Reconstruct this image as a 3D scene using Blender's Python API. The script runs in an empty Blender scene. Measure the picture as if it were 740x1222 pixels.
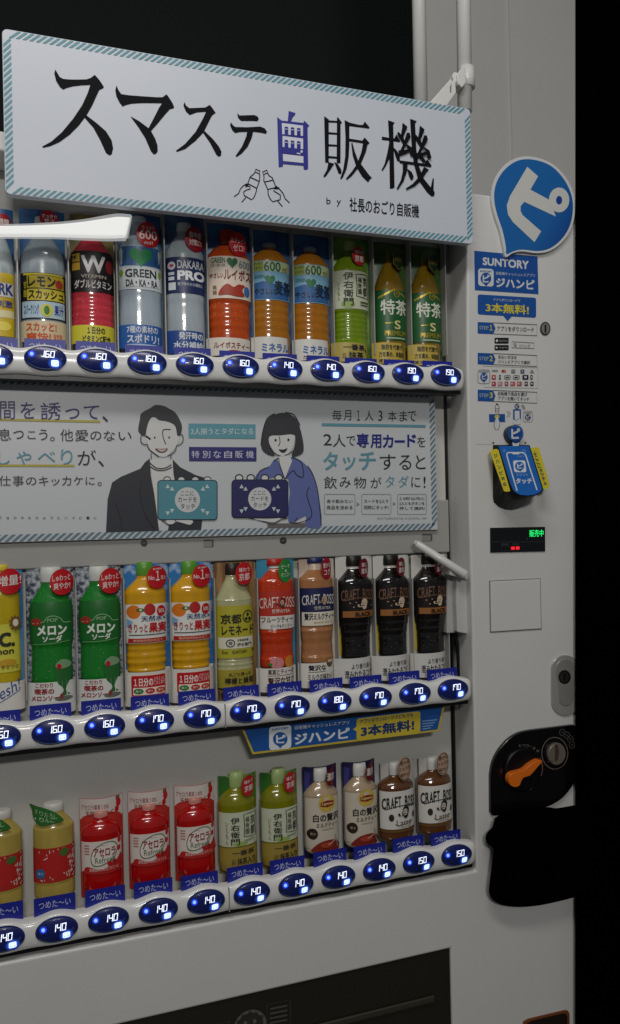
import bpy, bmesh, math, random
from mathutils import Vector
random.seed(7)
S = bpy.context.scene
COL = S.collection
rad = math.radians

# ------------------------------------------------------------------ camera
F, W0, H0 = 917.0, 740.0, 1222.0
RC = ((0.94554858, 0.02149507, -0.32477045), (-0.01895756, 0.99976004, 0.01097581), (0.32492845, -0.0042213, 0.94572918))
CC = (-0.00320142, 0.21428568, -1.07109856)      # x right, y down, z into the machine
ZREF = 1.535                                       # height of the top price rail
def zw(yc): return ZREF - yc
cam_d = bpy.data.cameras.new('camera'); cam = bpy.data.objects.new('camera', cam_d); COL.objects.link(cam)
cam_d.sensor_fit = 'VERTICAL'; cam_d.sensor_height = 24.0; cam_d.lens = F / H0 * 24.0
cam_d.clip_start = 0.02; cam_d.clip_end = 60
from mathutils import Matrix
def b3(v): return Vector((v[0], v[2], -v[1]))
ax, ay, az = b3(RC[0]), -b3(RC[1]), -b3(RC[2])
cam.matrix_world = Matrix(((ax[0], ay[0], az[0], CC[0]), (ax[1], ay[1], az[1], CC[2]), (ax[2], ay[2], az[2], zw(CC[1])), (0, 0, 0, 1)))
S.camera = cam

# ------------------------------------------------------------------ world, lamps, exposure
wld = bpy.data.worlds.new('World'); S.world = wld; wld.use_nodes = True
bg = wld.node_tree.nodes['Background']; bg.inputs[0].default_value = (0.85, 0.92, 1.0, 1); bg.inputs[1].default_value = 0.075
def area(name, loc, target, sx, sy, power, col):
    l = bpy.data.lights.new(name, 'AREA'); l.shape = 'RECTANGLE'; l.size = sx; l.size_y = sy; l.energy = power; l.color = col
    o = bpy.data.objects.new(name, l); COL.objects.link(o); o.location = loc
    o.rotation_euler = (Vector(target) - Vector(loc)).to_track_quat('-Z', 'Y').to_euler()
    return o
area('ceiling_lamp', (-0.08, -1.1, 2.85), (0.3, 0.0, 1.2), 1.2, 0.22, 11.5, (1.0, 0.97, 0.93))
area('room_lamp', (-0.1, -3.1, 2.45), (0.4, 0.0, 1.2), 0.5, 0.16, 20.0, (1.0, 0.965, 0.92))
S.view_settings.view_transform = 'Standard'; S.view_settings.look = 'None'
S.view_settings.exposure = 0.13; S.view_settings.gamma = 1.0; S.view_settings.use_curve_mapping = False
S.cycles.max_bounces = 6; S.cycles.use_denoising = True

# ------------------------------------------------------------------ materials
def lin(h):
    h = h.lstrip('#'); r = []
    for i in (0, 2, 4):
        c = int(h[i:i+2], 16) / 255
        r.append(c / 12.92 if c <= 0.04045 else ((c + 0.055) / 1.055) ** 2.4)
    return (*r, 1)
MC = {}
def M(h, rough=0.5, metal=0.0, coat=0.0, var=0.06, bump=0.0, scale=30.0, spec=0.5):
    key = (h, rough, metal, coat, var, bump, scale, spec)
    if key in MC: return MC[key]
    m = bpy.data.materials.new('paint_' + h.strip('#')); m.use_nodes = True
    nt = m.node_tree; p = nt.nodes['Principled BSDF']
    c = lin(h)
    p.inputs['Roughness'].default_value = rough; p.inputs['Metallic'].default_value = metal
    p.inputs['Coat Weight'].default_value = coat; p.inputs['Coat Roughness'].default_value = 0.06
    p.inputs['Specular IOR Level'].default_value = spec
    tc = nt.nodes.new('ShaderNodeTexCoord'); n = nt.nodes.new('ShaderNodeTexNoise')
    n.inputs['Scale'].default_value = scale; n.inputs['Detail'].default_value = 3
    nt.links.new(tc.outputs['Object'], n.inputs['Vector'])
    mx = nt.nodes.new('ShaderNodeMix'); mx.data_type = 'RGBA'
    mx.inputs['A'].default_value = tuple(x * (1 - var) for x in c[:3]) + (1,)
    mx.inputs['B'].default_value = tuple(min(1, x * (1 + var)) for x in c[:3]) + (1,)
    nt.links.new(n.outputs['Fac'], mx.inputs['Factor']); nt.links.new(mx.outputs['Result'], p.inputs['Base Color'])
    if bump:
        b = nt.nodes.new('ShaderNodeBump'); b.inputs['Strength'].default_value = bump; b.inputs['Distance'].default_value = 0.001
        nt.links.new(n.outputs['Fac'], b.inputs['Height']); nt.links.new(b.outputs['Normal'], p.inputs['Normal'])
    MC[key] = m; return m
def MIX(name, ha, hb, scale, kind='noise', lo=0.4, hi=0.6, rough=0.35, stretch=(1, 1, 1)):
    if name in MC: return MC[name]
    m = bpy.data.materials.new(name); m.use_nodes = True; nt = m.node_tree; p = nt.nodes['Principled BSDF']
    tc = nt.nodes.new('ShaderNodeTexCoord'); mp = nt.nodes.new('ShaderNodeMapping'); mp.inputs['Scale'].default_value = stretch
    nt.links.new(tc.outputs['Object'], mp.inputs['Vector'])
    if kind == 'noise':
        n = nt.nodes.new('ShaderNodeTexNoise'); n.inputs['Detail'].default_value = 4; out = n.outputs['Fac']
    else:
        n = nt.nodes.new('ShaderNodeTexVoronoi'); out = n.outputs['Distance']
    n.inputs['Scale'].default_value = scale; nt.links.new(mp.outputs['Vector'], n.inputs['Vector'])
    r = nt.nodes.new('ShaderNodeValToRGB'); r.color_ramp.elements[0].position = lo; r.color_ramp.elements[1].position = hi
    r.color_ramp.elements[0].color = lin(ha); r.color_ramp.elements[1].color = lin(hb)
    nt.links.new(out, r.inputs['Fac']); nt.links.new(r.outputs['Color'], p.inputs['Base Color'])
    p.inputs['Roughness'].default_value = rough
    MC[name] = m; return m
def GRAD(name, ha, hb, axis, rough=0.4):           # a printed two-tone gradient, part of the design
    m = bpy.data.materials.new(name); m.use_nodes = True; nt = m.node_tree; p = nt.nodes['Principled BSDF']
    tc = nt.nodes.new('ShaderNodeTexCoord'); mp = nt.nodes.new('ShaderNodeMapping'); mp.inputs['Rotation'].default_value = axis
    g = nt.nodes.new('ShaderNodeSeparateXYZ'); r = nt.nodes.new('ShaderNodeValToRGB')
    nt.links.new(tc.outputs['Generated'], mp.inputs['Vector']); nt.links.new(mp.outputs['Vector'], g.inputs[0])
    r.color_ramp.elements[0].color = lin(ha); r.color_ramp.elements[1].color = lin(hb)
    r.color_ramp.elements[0].position = 0.3; r.color_ramp.elements[1].position = 0.8
    nt.links.new(g.outputs['X'], r.inputs['Fac']); nt.links.new(r.outputs['Color'], p.inputs['Base Color'])
    p.inputs['Roughness'].default_value = rough
    return m
def E(h, s):
    key = ('e', h, s)
    if key in MC: return MC[key]
    m = bpy.data.materials.new('glow_' + h.strip('#')); m.use_nodes = True; p = m.node_tree.nodes['Principled BSDF']
    p.inputs['Base Color'].default_value = lin(h); p.inputs['Emission Color'].default_value = lin(h); p.inputs['Emission Strength'].default_value = s
    MC[key] = m; return m
def LIQ(h, drops=True, rough=0.2):                 # glossy bottle plastic with fine droplets
    key = ('liq', h, drops)
    if key in MC: return MC[key]
    m = bpy.data.materials.new('bottle_' + h.strip('#')); m.use_nodes = True; nt = m.node_tree; p = nt.nodes['Principled BSDF']
    tc = nt.nodes.new('ShaderNodeTexCoord'); n = nt.nodes.new('ShaderNodeTexNoise'); n.inputs['Scale'].default_value = 45
    mp = nt.nodes.new('ShaderNodeMapping'); mp.inputs['Scale'].default_value = (1.5, 1, 0.35)
    nt.links.new(tc.outputs['Object'], mp.inputs['Vector']); nt.links.new(mp.outputs['Vector'], n.inputs['Vector'])
    c = lin(h); g_ = 0.3*c[0]+0.6*c[1]+0.1*c[2]; c = tuple(max(0.002, 0.80*(1.12*x-0.12*g_)) for x in c[:3]); mx = nt.nodes.new('ShaderNodeMix'); mx.data_type = 'RGBA'
    mx.inputs['A'].default_value = tuple(x * 0.72 for x in c[:3]) + (1,); mx.inputs['B'].default_value = tuple(min(1, x * 1.25) for x in c[:3]) + (1,)
    nt.links.new(n.outputs['Fac'], mx.inputs['Factor']); nt.links.new(mx.outputs['Result'], p.inputs['Base Color'])
    p.inputs['Roughness'].default_value = rough; p.inputs['Coat Weight'].default_value = 1.0; p.inputs['Coat Roughness'].default_value = 0.04
    if drops:
        v = nt.nodes.new('ShaderNodeTexVoronoi'); v.inputs['Scale'].default_value = 420; v.inputs['Randomness'].default_value = 1
        r = nt.nodes.new('ShaderNodeValToRGB'); r.color_ramp.elements[0].position = 0.12; r.color_ramp.elements[1].position = 0.22
        r.color_ramp.elements[0].color = (1, 1, 1, 1); r.color_ramp.elements[1].color = (0, 0, 0, 1)
        b = nt.nodes.new('ShaderNodeBump'); b.inputs['Strength'].default_value = 0.35; b.inputs['Distance'].default_value = 0.0006
        nt.links.new(tc.outputs['Object'], v.inputs['Vector']); nt.links.new(v.outputs['Distance'], r.inputs['Fac'])
        nt.links.new(r.outputs['Color'], b.inputs['Height']); nt.links.new(b.outputs['Normal'], p.inputs['Normal'])
        v2 = nt.nodes.new('ShaderNodeTexVoronoi'); v2.inputs['Scale'].default_value = 230; r2 = nt.nodes.new('ShaderNodeValToRGB')
        r2.color_ramp.elements[0].position = 0.07; r2.color_ramp.elements[1].position = 0.13; r2.color_ramp.elements[0].color = (0.45, 0.45, 0.45, 1); r2.color_ramp.elements[1].color = (0, 0, 0, 1)
        m2 = nt.nodes.new('ShaderNodeMix'); m2.data_type = 'RGBA'; m2.inputs['B'].default_value = (0.8, 0.8, 0.78, 1)
        nt.links.new(tc.outputs['Object'], v2.inputs['Vector']); nt.links.new(v2.outputs['Distance'], r2.inputs['Fac']); nt.links.new(r2.outputs['Color'], m2.inputs['Factor'])
        nt.links.new(mx.outputs['Result'], m2.inputs['A']); nt.links.new(m2.outputs['Result'], p.inputs['Base Color'])
    MC[key] = m; return m
WHITE = M('#e6e8e6', 0.45); BLACK = M('#0d0e12', 0.5); NAVY = M('#1d2480', 0.5); TEAL = M('#4f97a6', 0.5)
PAINT = M('#d8d8d5', 0.36, var=0.035, bump=0.03, scale=9)     # machine enamel
BAY = M('#c9c8c2', 0.55, var=0.03)
RAILW = M('#e9e9e6', 0.22, coat=0.4, var=0.02)
BLUEP = M('#1558a8', 0.4); YEL = M('#e3d233', 0.45); RED = M('#c4161f', 0.4); DRED = M('#9c1626', 0.4); GREEN = M('#2c7a2c', 0.45)
INK = M('#23252b', 0.5); GREY = M('#8b8c8c', 0.5); CREAM = M('#ece5cf', 0.45); BLK = M('#060607', 0.35, var=0.02)

# ------------------------------------------------------------------ geometry helpers
def P(u, v, Y=0.0):
    d = [(u - W0/2) / F, (v - H0/2) / F, 1.0]
    w = [sum(RC[k][i] * d[k] for k in range(3)) for i in range(3)]
    t = (Y - CC[2]) / w[2]
    return Vector((CC[0] + t*w[0], Y, zw(CC[1] + t*w[1])))
WL = {}
def obj(name, verts, faces, mats, parent=None, world=True, mi=None, smooth=None):
    me = bpy.data.meshes.new(name)
    verts = [Vector(v) for v in verts]
    loc = Vector((0, 0, 0))
    if parent is None:
        lo = [min(v[i] for v in verts) for i in range(3)]; hi = [max(v[i] for v in verts) for i in range(3)]
        loc = Vector(((lo[0]+hi[0])/2, (lo[1]+hi[1])/2, lo[2])); verts = [v - loc for v in verts]
    elif world:
        off = WL[parent.name]; verts = [v - off for v in verts]
    me.from_pydata([tuple(v) for v in verts], [], faces)
    for m in (mats if isinstance(mats, (list, tuple)) else [mats]): me.materials.append(m)
    if mi is not None: me.polygons.foreach_set('material_index', mi)
    if smooth is True: me.polygons.foreach_set('use_smooth', [True]*len(faces))
    elif smooth: me.polygons.foreach_set('use_smooth', smooth)
    me.update()
    o = bpy.data.objects.new(name, me); COL.objects.link(o)
    if parent is not None: o.parent = parent; WL[o.name] = WL[parent.name]
    else: o.location = loc; WL[o.name] = loc
    return o
def tag(o, label, cat, group=None, kind=None):
    if label: o['label'] = label
    if cat: o['category'] = cat
    if group: o['group'] = group
    if kind: o['kind'] = kind
    return o
def thing(name, loc, label, cat, group=None):
    o = bpy.data.objects.new(name, None); COL.objects.link(o); o.location = loc; o.empty_display_size = 0.02
    WL[o.name] = Vector(loc); return tag(o, label, cat, group)
def bevel(o, w, seg=3, ang=40):
    m = o.modifiers.new('bevel', 'BEVEL'); m.width = w; m.segments = seg; m.limit_method = 'ANGLE'; m.angle_limit = rad(ang); m.harden_normals = False
    return o
def boxv(x0, x1, y0, y1, z0, z1):
    return [(x0,y0,z0),(x1,y0,z0),(x1,y1,z0),(x0,y1,z0),(x0,y0,z1),(x1,y0,z1),(x1,y1,z1),(x0,y1,z1)], [(0,3,2,1),(4,5,6,7),(0,1,5,4),(1,2,6,5),(2,3,7,6),(3,0,4,7)]
def boxes(name, lst, mat, parent=None, bev=0):
    V, Fc = [], []
    for b in lst:
        v, f = boxv(*b); n = len(V); V += v; Fc += [tuple(i+n for i in q) for q in f]
    o = obj(name, V, Fc, mat, parent)
    if bev: bevel(o, bev)
    return o
def slab(name, pts, y0, y1, mat, parent=None, bev=0):      # outline (world x,z) given thickness
    n = len(pts)
    V = [(p[0], y0, p[1]) for p in pts] + [(p[0], y1, p[1]) for p in pts]
    Fc = [tuple(range(n)), tuple(range(2*n-1, n-1, -1))] + [(i, i+n, (i+1) % n + n, (i+1) % n) for i in range(n)]
    o = obj(name, V, Fc, mat, parent)
    bm = bmesh.new(); bm.from_mesh(o.data); bmesh.ops.recalc_face_normals(bm, faces=bm.faces[:]); bm.to_mesh(o.data); bm.free()
    if bev: bevel(o, bev)
    return o
def loft(name, rings, mat, parent=None, smooth=False, cap=True):
    n = len(rings[0]); V = [v for r in rings for v in r]; Fc = []
    for k in range(len(rings)-1):
        for i in range(n): Fc.append((k*n+i, k*n+(i+1) % n, (k+1)*n+(i+1) % n, (k+1)*n+i))
    if cap: Fc += [tuple(range(n-1, -1, -1)), tuple(range((len(rings)-1)*n, len(rings)*n))]
    o = obj(name, V, Fc, mat, parent, smooth=[smooth]*(len(Fc)-(2 if cap else 0)) + [False]*(2 if cap else 0))
    bm = bmesh.new(); bm.from_mesh(o.data); bmesh.ops.recalc_face_normals(bm, faces=bm.faces[:]); bm.to_mesh(o.data); bm.free()
    return o
def tube(name, pts, r, mat, parent=None, n=14):
    pts = [Vector(p) for p in pts]; rings = []
    rr = r if isinstance(r, (list, tuple)) else [r]*len(pts)
    for i, p in enumerate(pts):
        t = (pts[min(i+1, len(pts)-1)] - pts[max(i-1, 0)]).normalized()
        a = t.cross(Vector((0, 1, 0.13))).normalized(); b = t.cross(a)
        rings.append([p + a*math.cos(2*math.pi*k/n)*rr[i] + b*math.sin(2*math.pi*k/n)*rr[i] for k in range(n)])
    return loft(name, rings, mat, parent, smooth=True)
def crom(pts, k=6, closed=False):
    out = []; n = len(pts)
    rng = range(n) if closed else range(n-1)
    for i in rng:
        p = [pts[(i+j) % n] if closed else pts[max(0, min(n-1, i+j))] for j in (-1, 0, 1, 2)]
        for s in range(k):
            t = s/k
            out.append(tuple(0.5*((2*p[1][d]) + (p[2][d]-p[0][d])*t + (2*p[0][d]-5*p[1][d]+4*p[2][d]-p[3][d])*t*t + (3*p[1][d]-p[0][d]-3*p[2][d]+p[3][d])*t**3) for d in range(len(p[0]))))
    if not closed: out.append(tuple(pts[-1]))
    return out
def rrect(x0, y0, x1, y1, r, k=5):
    o = []
    for cx, cy, a in ((x1-r, y0+r, -90), (x1-r, y1-r, 0), (x0+r, y1-r, 90), (x0+r, y0+r, 180)):
        for i in range(k+1):
            t = rad(a + 90*i/k); o.append((cx + r*math.cos(t), cy + r*math.sin(t)))
    return o
GL = {}
def glyphs(body):
    if body == '1' or any(ord(ch) > 255 for ch in body): body = body.replace('1', '１')
    key = body
    if key not in GL:
        c = bpy.data.curves.new('glyphs', 'FONT'); c.body = body; c.resolution_u = 3; c.space_line = 0.9
        o = bpy.data.objects.new('glyphs', c); me = o.to_mesh()
        v = [(p.co.x, p.co.y) for p in me.vertices]; f = [tuple(p.vertices) for p in me.polygons]
        o.to_mesh_clear(); bpy.data.objects.remove(o); bpy.data.curves.remove(c)
        x0 = min(p[0] for p in v); x1 = max(p[0] for p in v); y0 = min(p[1] for p in v); y1 = max(p[1] for p in v)
        GL[key] = ([((p[0]-x0)/max(1e-6, x1-x0), (p[1]-y0)/max(1e-6, y1-y0)) for p in v], f, max(1e-6, x1-x0), max(1e-6, y1-y0))
    return GL[key]
class Art:                                             # flat print: polygons in picture-like coordinates, y down, laid on a surface
    def __init__(s, f, curved=0.0):
        s.f = f; s.v = []; s.fc = []; s.mi = []; s.sm = []; s.mats = []; s.o = (0, 0, 1); s.curved = curved; s.sl = 0; s.xr = 0
    def z(s, ox, oy, sc): s.o = (ox, oy, sc); return s
    def _m(s, m):
        if m not in s.mats: s.mats.append(m)
        return s.mats.index(m)
    def add(s, pts, faces, m, l, smooth=False):
        if s.curved:
            bm = bmesh.new(); vs = [bm.verts.new((p[0], p[1], 0)) for p in pts]
            for q in faces:
                try: bm.faces.new([vs[i] for i in q])
                except ValueError: pass
            x0 = min(p[0] for p in pts); x1 = max(p[0] for p in pts)
            k = math.floor(x0/s.curved)*s.curved + s.curved
            while k < x1:
                bmesh.ops.bisect_plane(bm, geom=bm.verts[:]+bm.edges[:]+bm.faces[:], plane_co=(k, 0, 0), plane_no=(1, 0, 0), dist=1e-5); k += s.curved
            bm.verts.index_update(); pts = [(v.co.x, v.co.y) for v in bm.verts]; faces = [tuple(v.index for v in q.verts) for q in bm.faces]; bm.free()
        n = len(s.v); ox, oy, sc = s.o
        for p in pts: s.v.append(s.f(ox + p[0]/sc, oy + (p[1] + s.sl*(p[0]-s.xr))/sc, l))
        i = s._m(m)
        for q in faces: s.fc.append(tuple(k+n for k in q)); s.mi.append(i); s.sm.append(smooth)
    def poly(s, pts, m, l=1): s.add(pts, [tuple(range(len(pts)))], m, l)
    def rect(s, x0, y0, x1, y1, m, l=1, r=0): s.poly(rrect(x0, y0, x1, y1, r) if r else [(x0, y0), (x1, y0), (x1, y1), (x0, y1)], m, l)
    def ell(s, cx, cy, rx, ry, m, l=1, n=28): s.poly([(cx+rx*math.cos(2*math.pi*i/n), cy+ry*math.sin(2*math.pi*i/n)) for i in range(n)], m, l)
    def stroke(s, pts, w, m, l=1, sm=0, closed=False):
        if not isinstance(w, (list, tuple)): w = [w]*len(pts)
        q = [(p[0], p[1], w[i]) for i, p in enumerate(pts)]
        if sm: q = crom(q, sm, closed)
        if closed: q = q + [q[0]]
        L, R = [], []
        for i, p in enumerate(q):
            a = q[i-1] if i else (q[-2] if closed else p); b = q[i+1] if i < len(q)-1 else (q[1] if closed else p)
            dx, dy = b[0]-a[0], b[1]-a[1]; d = math.hypot(dx, dy) or 1
            L.append((p[0]-dy/d*p[2]/2, p[1]+dx/d*p[2]/2)); R.append((p[0]+dy/d*p[2]/2, p[1]-dx/d*p[2]/2))
        n = len(q); s.add(L+R, [(i, i+1, n+i+1, n+i) for i in range(n-1)], m, l)
    def ring(s, cx, cy, rx, ry, w, m, l=1, n=36):
        s.stroke([(cx+rx*math.cos(2*math.pi*i/n), cy+ry*math.sin(2*math.pi*i/n)) for i in range(n)], w, m, l, closed=True)
    def t4(s, body, tl, tr, br, bl, m, l=2, bold=0.0):
        v, f, gw, gh = glyphs(body)
        k = max(0.0, bold)*0.75; dx, dy = k/gw, k/gh; cps = [(0, 0)] if bold < 0.008 else [(-1, -1), (1, -1), (1, 1), (-1, 1)]
        for i, (ex_, ey_) in enumerate(cps):                         # heavier lettering: the same letters set four times, a hair apart
            q = [((a*(1-2*dx)+dx)+ex_*dx, (b*(1-2*dy)+dy)+ey_*dy) for a, b in v] if len(cps) > 1 else v
            pts = [((1-b)*((1-a)*bl[0]+a*br[0]) + b*((1-a)*tl[0]+a*tr[0]), (1-b)*((1-a)*bl[1]+a*br[1]) + b*((1-a)*tl[1]+a*tr[1])) for a, b in q]
            s.add(pts, f, m, l+0.14*i)
    def t(s, body, x0, y0, x1, y1, m, l=2, bold=0.012, sl=0.0):
        d = sl*(x1-x0); s.t4(body, (x0, y0), (x1, y0+d), (x1, y1+d), (x0, y1), m, l, bold)
    def vt(s, body, x0, y0, x1, y1, m, l=2, bold=0.012):           # vertical writing
        n = len(body); h = (y1-y0)/n
        for i, ch in enumerate(body): s.t(ch, x0, y0+i*h+h*0.06, x1, y0+(i+1)*h-h*0.06, m, l, bold)
    def arch(s, body, x0, x1, ymid, h, rise, m, l=2, bold=0.02):   # lettering on an arc
        n = len(body); w = (x1-x0)/n
        for i, ch in enumerate(body):
            if ch == ' ': continue
            q = (i+0.5)/n*2-1; dy = rise*q*q; sl = rise*2*q*2/(x1-x0)
            a = x0+i*w+w*0.07; b = x0+(i+1)*w-w*0.07
            s.t4(ch, (a, ymid-h/2+dy-sl*w/2), (b, ymid-h/2+dy+sl*w/2), (b, ymid+h/2+dy+sl*w/2), (a, ymid+h/2+dy-sl*w/2), m, l, bold)
    def grid(s, xs_of_y, ys, m, l=0, nx=28):
        n = len(s.v); ox, oy, sc = s.o
        for y in ys:
            xc, r = xs_of_y(y)
            for i in range(nx+1):
                x = xc - r*math.cos(math.pi*i/nx); s.v.append(s.f(ox+x/sc, oy+(y + s.sl*(x-s.xr))/sc, l))
        k = s._m(m)
        for j in range(len(ys)-1):
            for i in range(nx):
                a = n+j*(nx+1)+i; s.fc.append((a, a+1, a+nx+2, a+nx+1)); s.mi.append(k); s.sm.append(True)
    def build(s, name, parent=None, world=True): return obj(name, s.v, s.fc, s.mats, parent, world, s.mi, s.sm)
def on_plane(Y, step=0.0004): return lambda u, v, l: P(u, v, Y - l*step)

# ------------------------------------------------------------------ setting: floor, dark room, wall
tag(boxes('floor', [(-4, 5, -4, 4, -0.1, 0.0)], M('#4a4845', 0.6, scale=4)), None, None, kind='structure')
wl = P(493, 60, 0.87).x
tag(boxes('back_wall', [(wl, 2.6, 0.85, 0.87, 0, 4.2)], M('#dcdad6', 0.7, var=0.05, scale=3)), None, None, kind='structure')
tag(boxes('dark_wall', [(-4, 3.5, 2.6, 2.75, 0, 4.2)], M('#2e3431', 0.8, scale=2)), None, None, kind='structure')
wx = P(609, 120, 0.849).x
tag(boxes('wall_pilaster', [(wx, 2.6, 0.842, 0.849, 0, 4.2)], M('#dfddd9', 0.7, var=0.04, scale=3)), None, None, kind='structure')
# added black board filling the blacked-out strip at the right
a, b = P(688, -60, -0.012), P(688, 1290, -0.012)
tag(slab('blackout_board', [(a.x, a.z), (a.x+0.5, a.z), (b.x+0.5, b.z), (b.x, b.z)], -0.03, -0.008, M('#020202', 0.9, spec=0.0), bev=0.001),
    'flat black upright board covering the right side of the white machine', 'board')

# ------------------------------------------------------------------ vending machine
PIT = 0.066
mach = thing('vending_machine', (0.22, 0.35, 0.0), 'white drink vending machine with three rows of bottle samples and lit blue price buttons', 'vending machine')
edge = [(557.5, 297), (557.3, 430), (560.4, 620), (564, 757), (565.5, 837), (568, 1000)]
EP = [(P(u, v).x, P(u, v).z) for u, v in edge]
def ex(z):
    q = sorted(EP, key=lambda p: p[1])
    if z <= q[0][1]: return q[0][0]
    for (x0, z0), (x1, z1) in zip(q, q[1:]):
        if z <= z1: return x0 + (x1-x0)*(z-z0)/(z1-z0)
    return q[-1][0]
bay_b, bay_t = zw(0.783), zw(-0.268)
oc = P(538, 1132)
xs = [-0.5, 0.02, oc.x, 0.64, 0.96]
zs = sorted([0.03, 0.42, oc.z, bay_b, bay_t, 1.83] + [p[1] for p in EP])
def door_mesh():
    nx, nz = len(xs)-1, len(zs)-1
    def solid(i, k):
        if not (0 <= i < nx and 0 <= k < nz): return False
        zc = (zs[k]+zs[k+1])/2; xc = (xs[i]+xs[i+1])/2
        if bay_b < zc < bay_t and xc < 0.64 : return False
        if 0.42 < zc < oc.z and 0.02 < xc < oc.x: return False
        return True
    bm = bmesh.new(); vc = {}
    def V(i, j, k):
        if (i, j, k) not in vc:
            x = xs[i]
            if i == 3: x = ex(zs[k])
            vc[(i, j, k)] = bm.verts.new((x, (0.0, 0.066)[j], zs[k]))
        return vc[(i, j, k)]
    for i in range(nx):
        for k in range(nz):
            if not solid(i, k): continue
            bm.faces.new([V(i,0,k), V(i+1,0,k), V(i+1,0,k+1), V(i,0,k+1)])
            bm.faces.new([V(i,1,k), V(i,1,k+1), V(i+1,1,k+1), V(i+1,1,k)])
            if not solid(i-1, k): bm.faces.new([V(i,0,k), V(i,0,k+1), V(i,1,k+1), V(i,1,k)])
            if not solid(i+1, k): bm.faces.new([V(i+1,0,k), V(i+1,1,k), V(i+1,1,k+1), V(i+1,0,k+1)])
            if not solid(i, k-1): bm.faces.new([V(i,0,k), V(i,1,k), V(i+1,1,k), V(i+1,0,k)])
            if not solid(i, k+1): bm.faces.new([V(i,0,k+1), V(i+1,0,k+1), V(i+1,1,k+1), V(i,1,k+1)])
    bmesh.ops.recalc_face_normals(bm, faces=bm.faces[:])
    bmesh.ops.dissolve_limit(bm, angle_limit=0.001, verts=bm.verts[:], edges=bm.edges[:])
    vs = [v.co.copy() for v in bm.verts]; bm.verts.index_update(); fs = [tuple(v.index for v in f.verts) for f in bm.faces]; bm.free()
    return vs, fs
vs, fs = door_mesh()
bevel(obj('front_door', vs, fs, PAINT, mach), 0.0035, 3, 50)
boxes('cabinet', [(-0.48, 0.94, 0.067, 0.74, 0.03, 1.815)], M('#bdbbb5', 0.5), mach)
BACK = 0.060
boxes('display_back', [(-0.48, P(533, 640, BACK).x, BACK, 0.0665, bay_b+0.001, bay_t-0.001)], BAY, mach)
seam = P(533.5, 640, BACK)
boxes('side_gap', [(seam.x-0.001, seam.x+0.0035, BACK-0.001, BACK+0.004, bay_b+0.002, bay_t-0.002)], BLK, mach)
boxes('side_liner', [(seam.x+0.004, seam.x+0.05, BACK-0.003, 0.0664, bay_b+0.002, bay_t-0.002)], M('#8b8b86', 0.5), mach)
# price rails
rails = {'r1': (0.0008, P(554.5, 450).x), 'r2': (0.4930, P(563.5, 825).x), 'r3': (0.7523, P(568.5, 1018).x)}
rail_obj = {}
for key, (yc, xe) in rails.items():
    V, Fc = [], []; nx, nt = 240, 18; x0 = -0.46
    for i in range(nx+1):
        x = x0 + (xe-x0)*i/nx
        if i > nx-10: x = xe - (xe-x0)*10/nx*(1-math.sin((i-(nx-10))/10*math.pi/2)) 
        ph = math.cos(2*math.pi*x/PIT); e = max(0.0, 1-(xe-x)/0.010); sc = math.sqrt(max(0.0, 1-e*e))*0.35+0.65 if e < 1 else 0.62
        top = (0.0178+0.0030*ph)*sc; bot = (-0.0212-0.0008*ph)*sc
        for j in range(nt+1):
            t = j/nt; V.append((x, 0.016-0.0185*(math.sin(math.pi*t)**0.30)*(sc if e > 0 else 1), zw(yc)+bot+(top-bot)*(0.5-0.5*math.cos(math.pi*t))))
    for i in range(nx):
        for j in range(nt):
            a = i*(nt+1)+j; Fc.append((a, a+nt+1, a+nt+2, a+1))
    n = nx*(nt+1); Fc.append(tuple(range(n+nt, n-1, -1)))
    r = obj('price_rail', V, Fc, RAILW, mach, smooth=[True]*(len(Fc)-1)+[False]); rail_obj[key] = r
    boxes('rail_shade_strip', [(-0.46, xe-0.004, 0.006, 0.03, zw(yc)-0.0262, zw(yc)-0.0205)], BLK, mach)  # black strip painted in for the shaded gap below each rail
    if key != 'r1':
        sx = 3.5*PIT; boxes('rail_joint', [(sx-0.0007, sx+0.0007, -0.0032, 0.01, zw(yc)-0.019, zw(yc)+0.0135)], M('#8e8e8a', 0.6), r)
# price buttons
SEG = {'0': 'abcdef', '1': 'bc', '4': 'bcfg', '5': 'acdfg', '6': 'acdefg', '7': 'abcf', '8': 'abcdefg', '9': 'abcdfg'}
RXB, RZB = 0.0268, 0.0160
def dome(x, z): return -0.0038 - 0.0036*max(0.0, 1-(x/RXB)**2-(z/RZB)**2)
def dome_mesh(rx, rz, y_off, mats, rim=False):
    V, Fc = [(0, dome(0, 0)+y_off, 0)], []; nr, na = 8, 40
    for r in range(1, nr+1):
        for k in range(na):
            x = rx*r/nr*math.cos(2*math.pi*k/na); z = rz*r/nr*math.sin(2*math.pi*k/na); V.append((x, dome(x, z)+y_off, z))
    for k in range(na): V.append((rx*1.02*math.cos(2*math.pi*k/na), 0.006, rz*1.02*math.sin(2*math.pi*k/na)))
    Fc += [(0, 1+(k+1) % na, 1+k) for k in range(na)]
    for r in range(nr):
        for k in range(na): a = 1+r*na; Fc.append((a+k, a+(k+1) % na, a+na+(k+1) % na, a+na+k))
    return V, Fc
BTN = M('#18246a', 0.3, coat=0.35, var=0.1, scale=200, spec=0.3); RIM_GLINT = M('#8fa3c8', 0.25, metal=0.6)
DIG = E('#eaf2ff', 1.15); LED = E('#5a7cff', 2.4); KEY = E('#d3e6ff', 1.15); LED_HALO = E('#1a37c8', 0.55); KEY_HALO = E('#1d3a9c', 0.22); KEY_HALO_IN = E('#2f58c4', 0.4)
def onb(x, y, l): return Vector((x*RXB, dome(x*RXB, -y*RZB) - 0.0005 - l*0.0003, -y*RZB))
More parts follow.
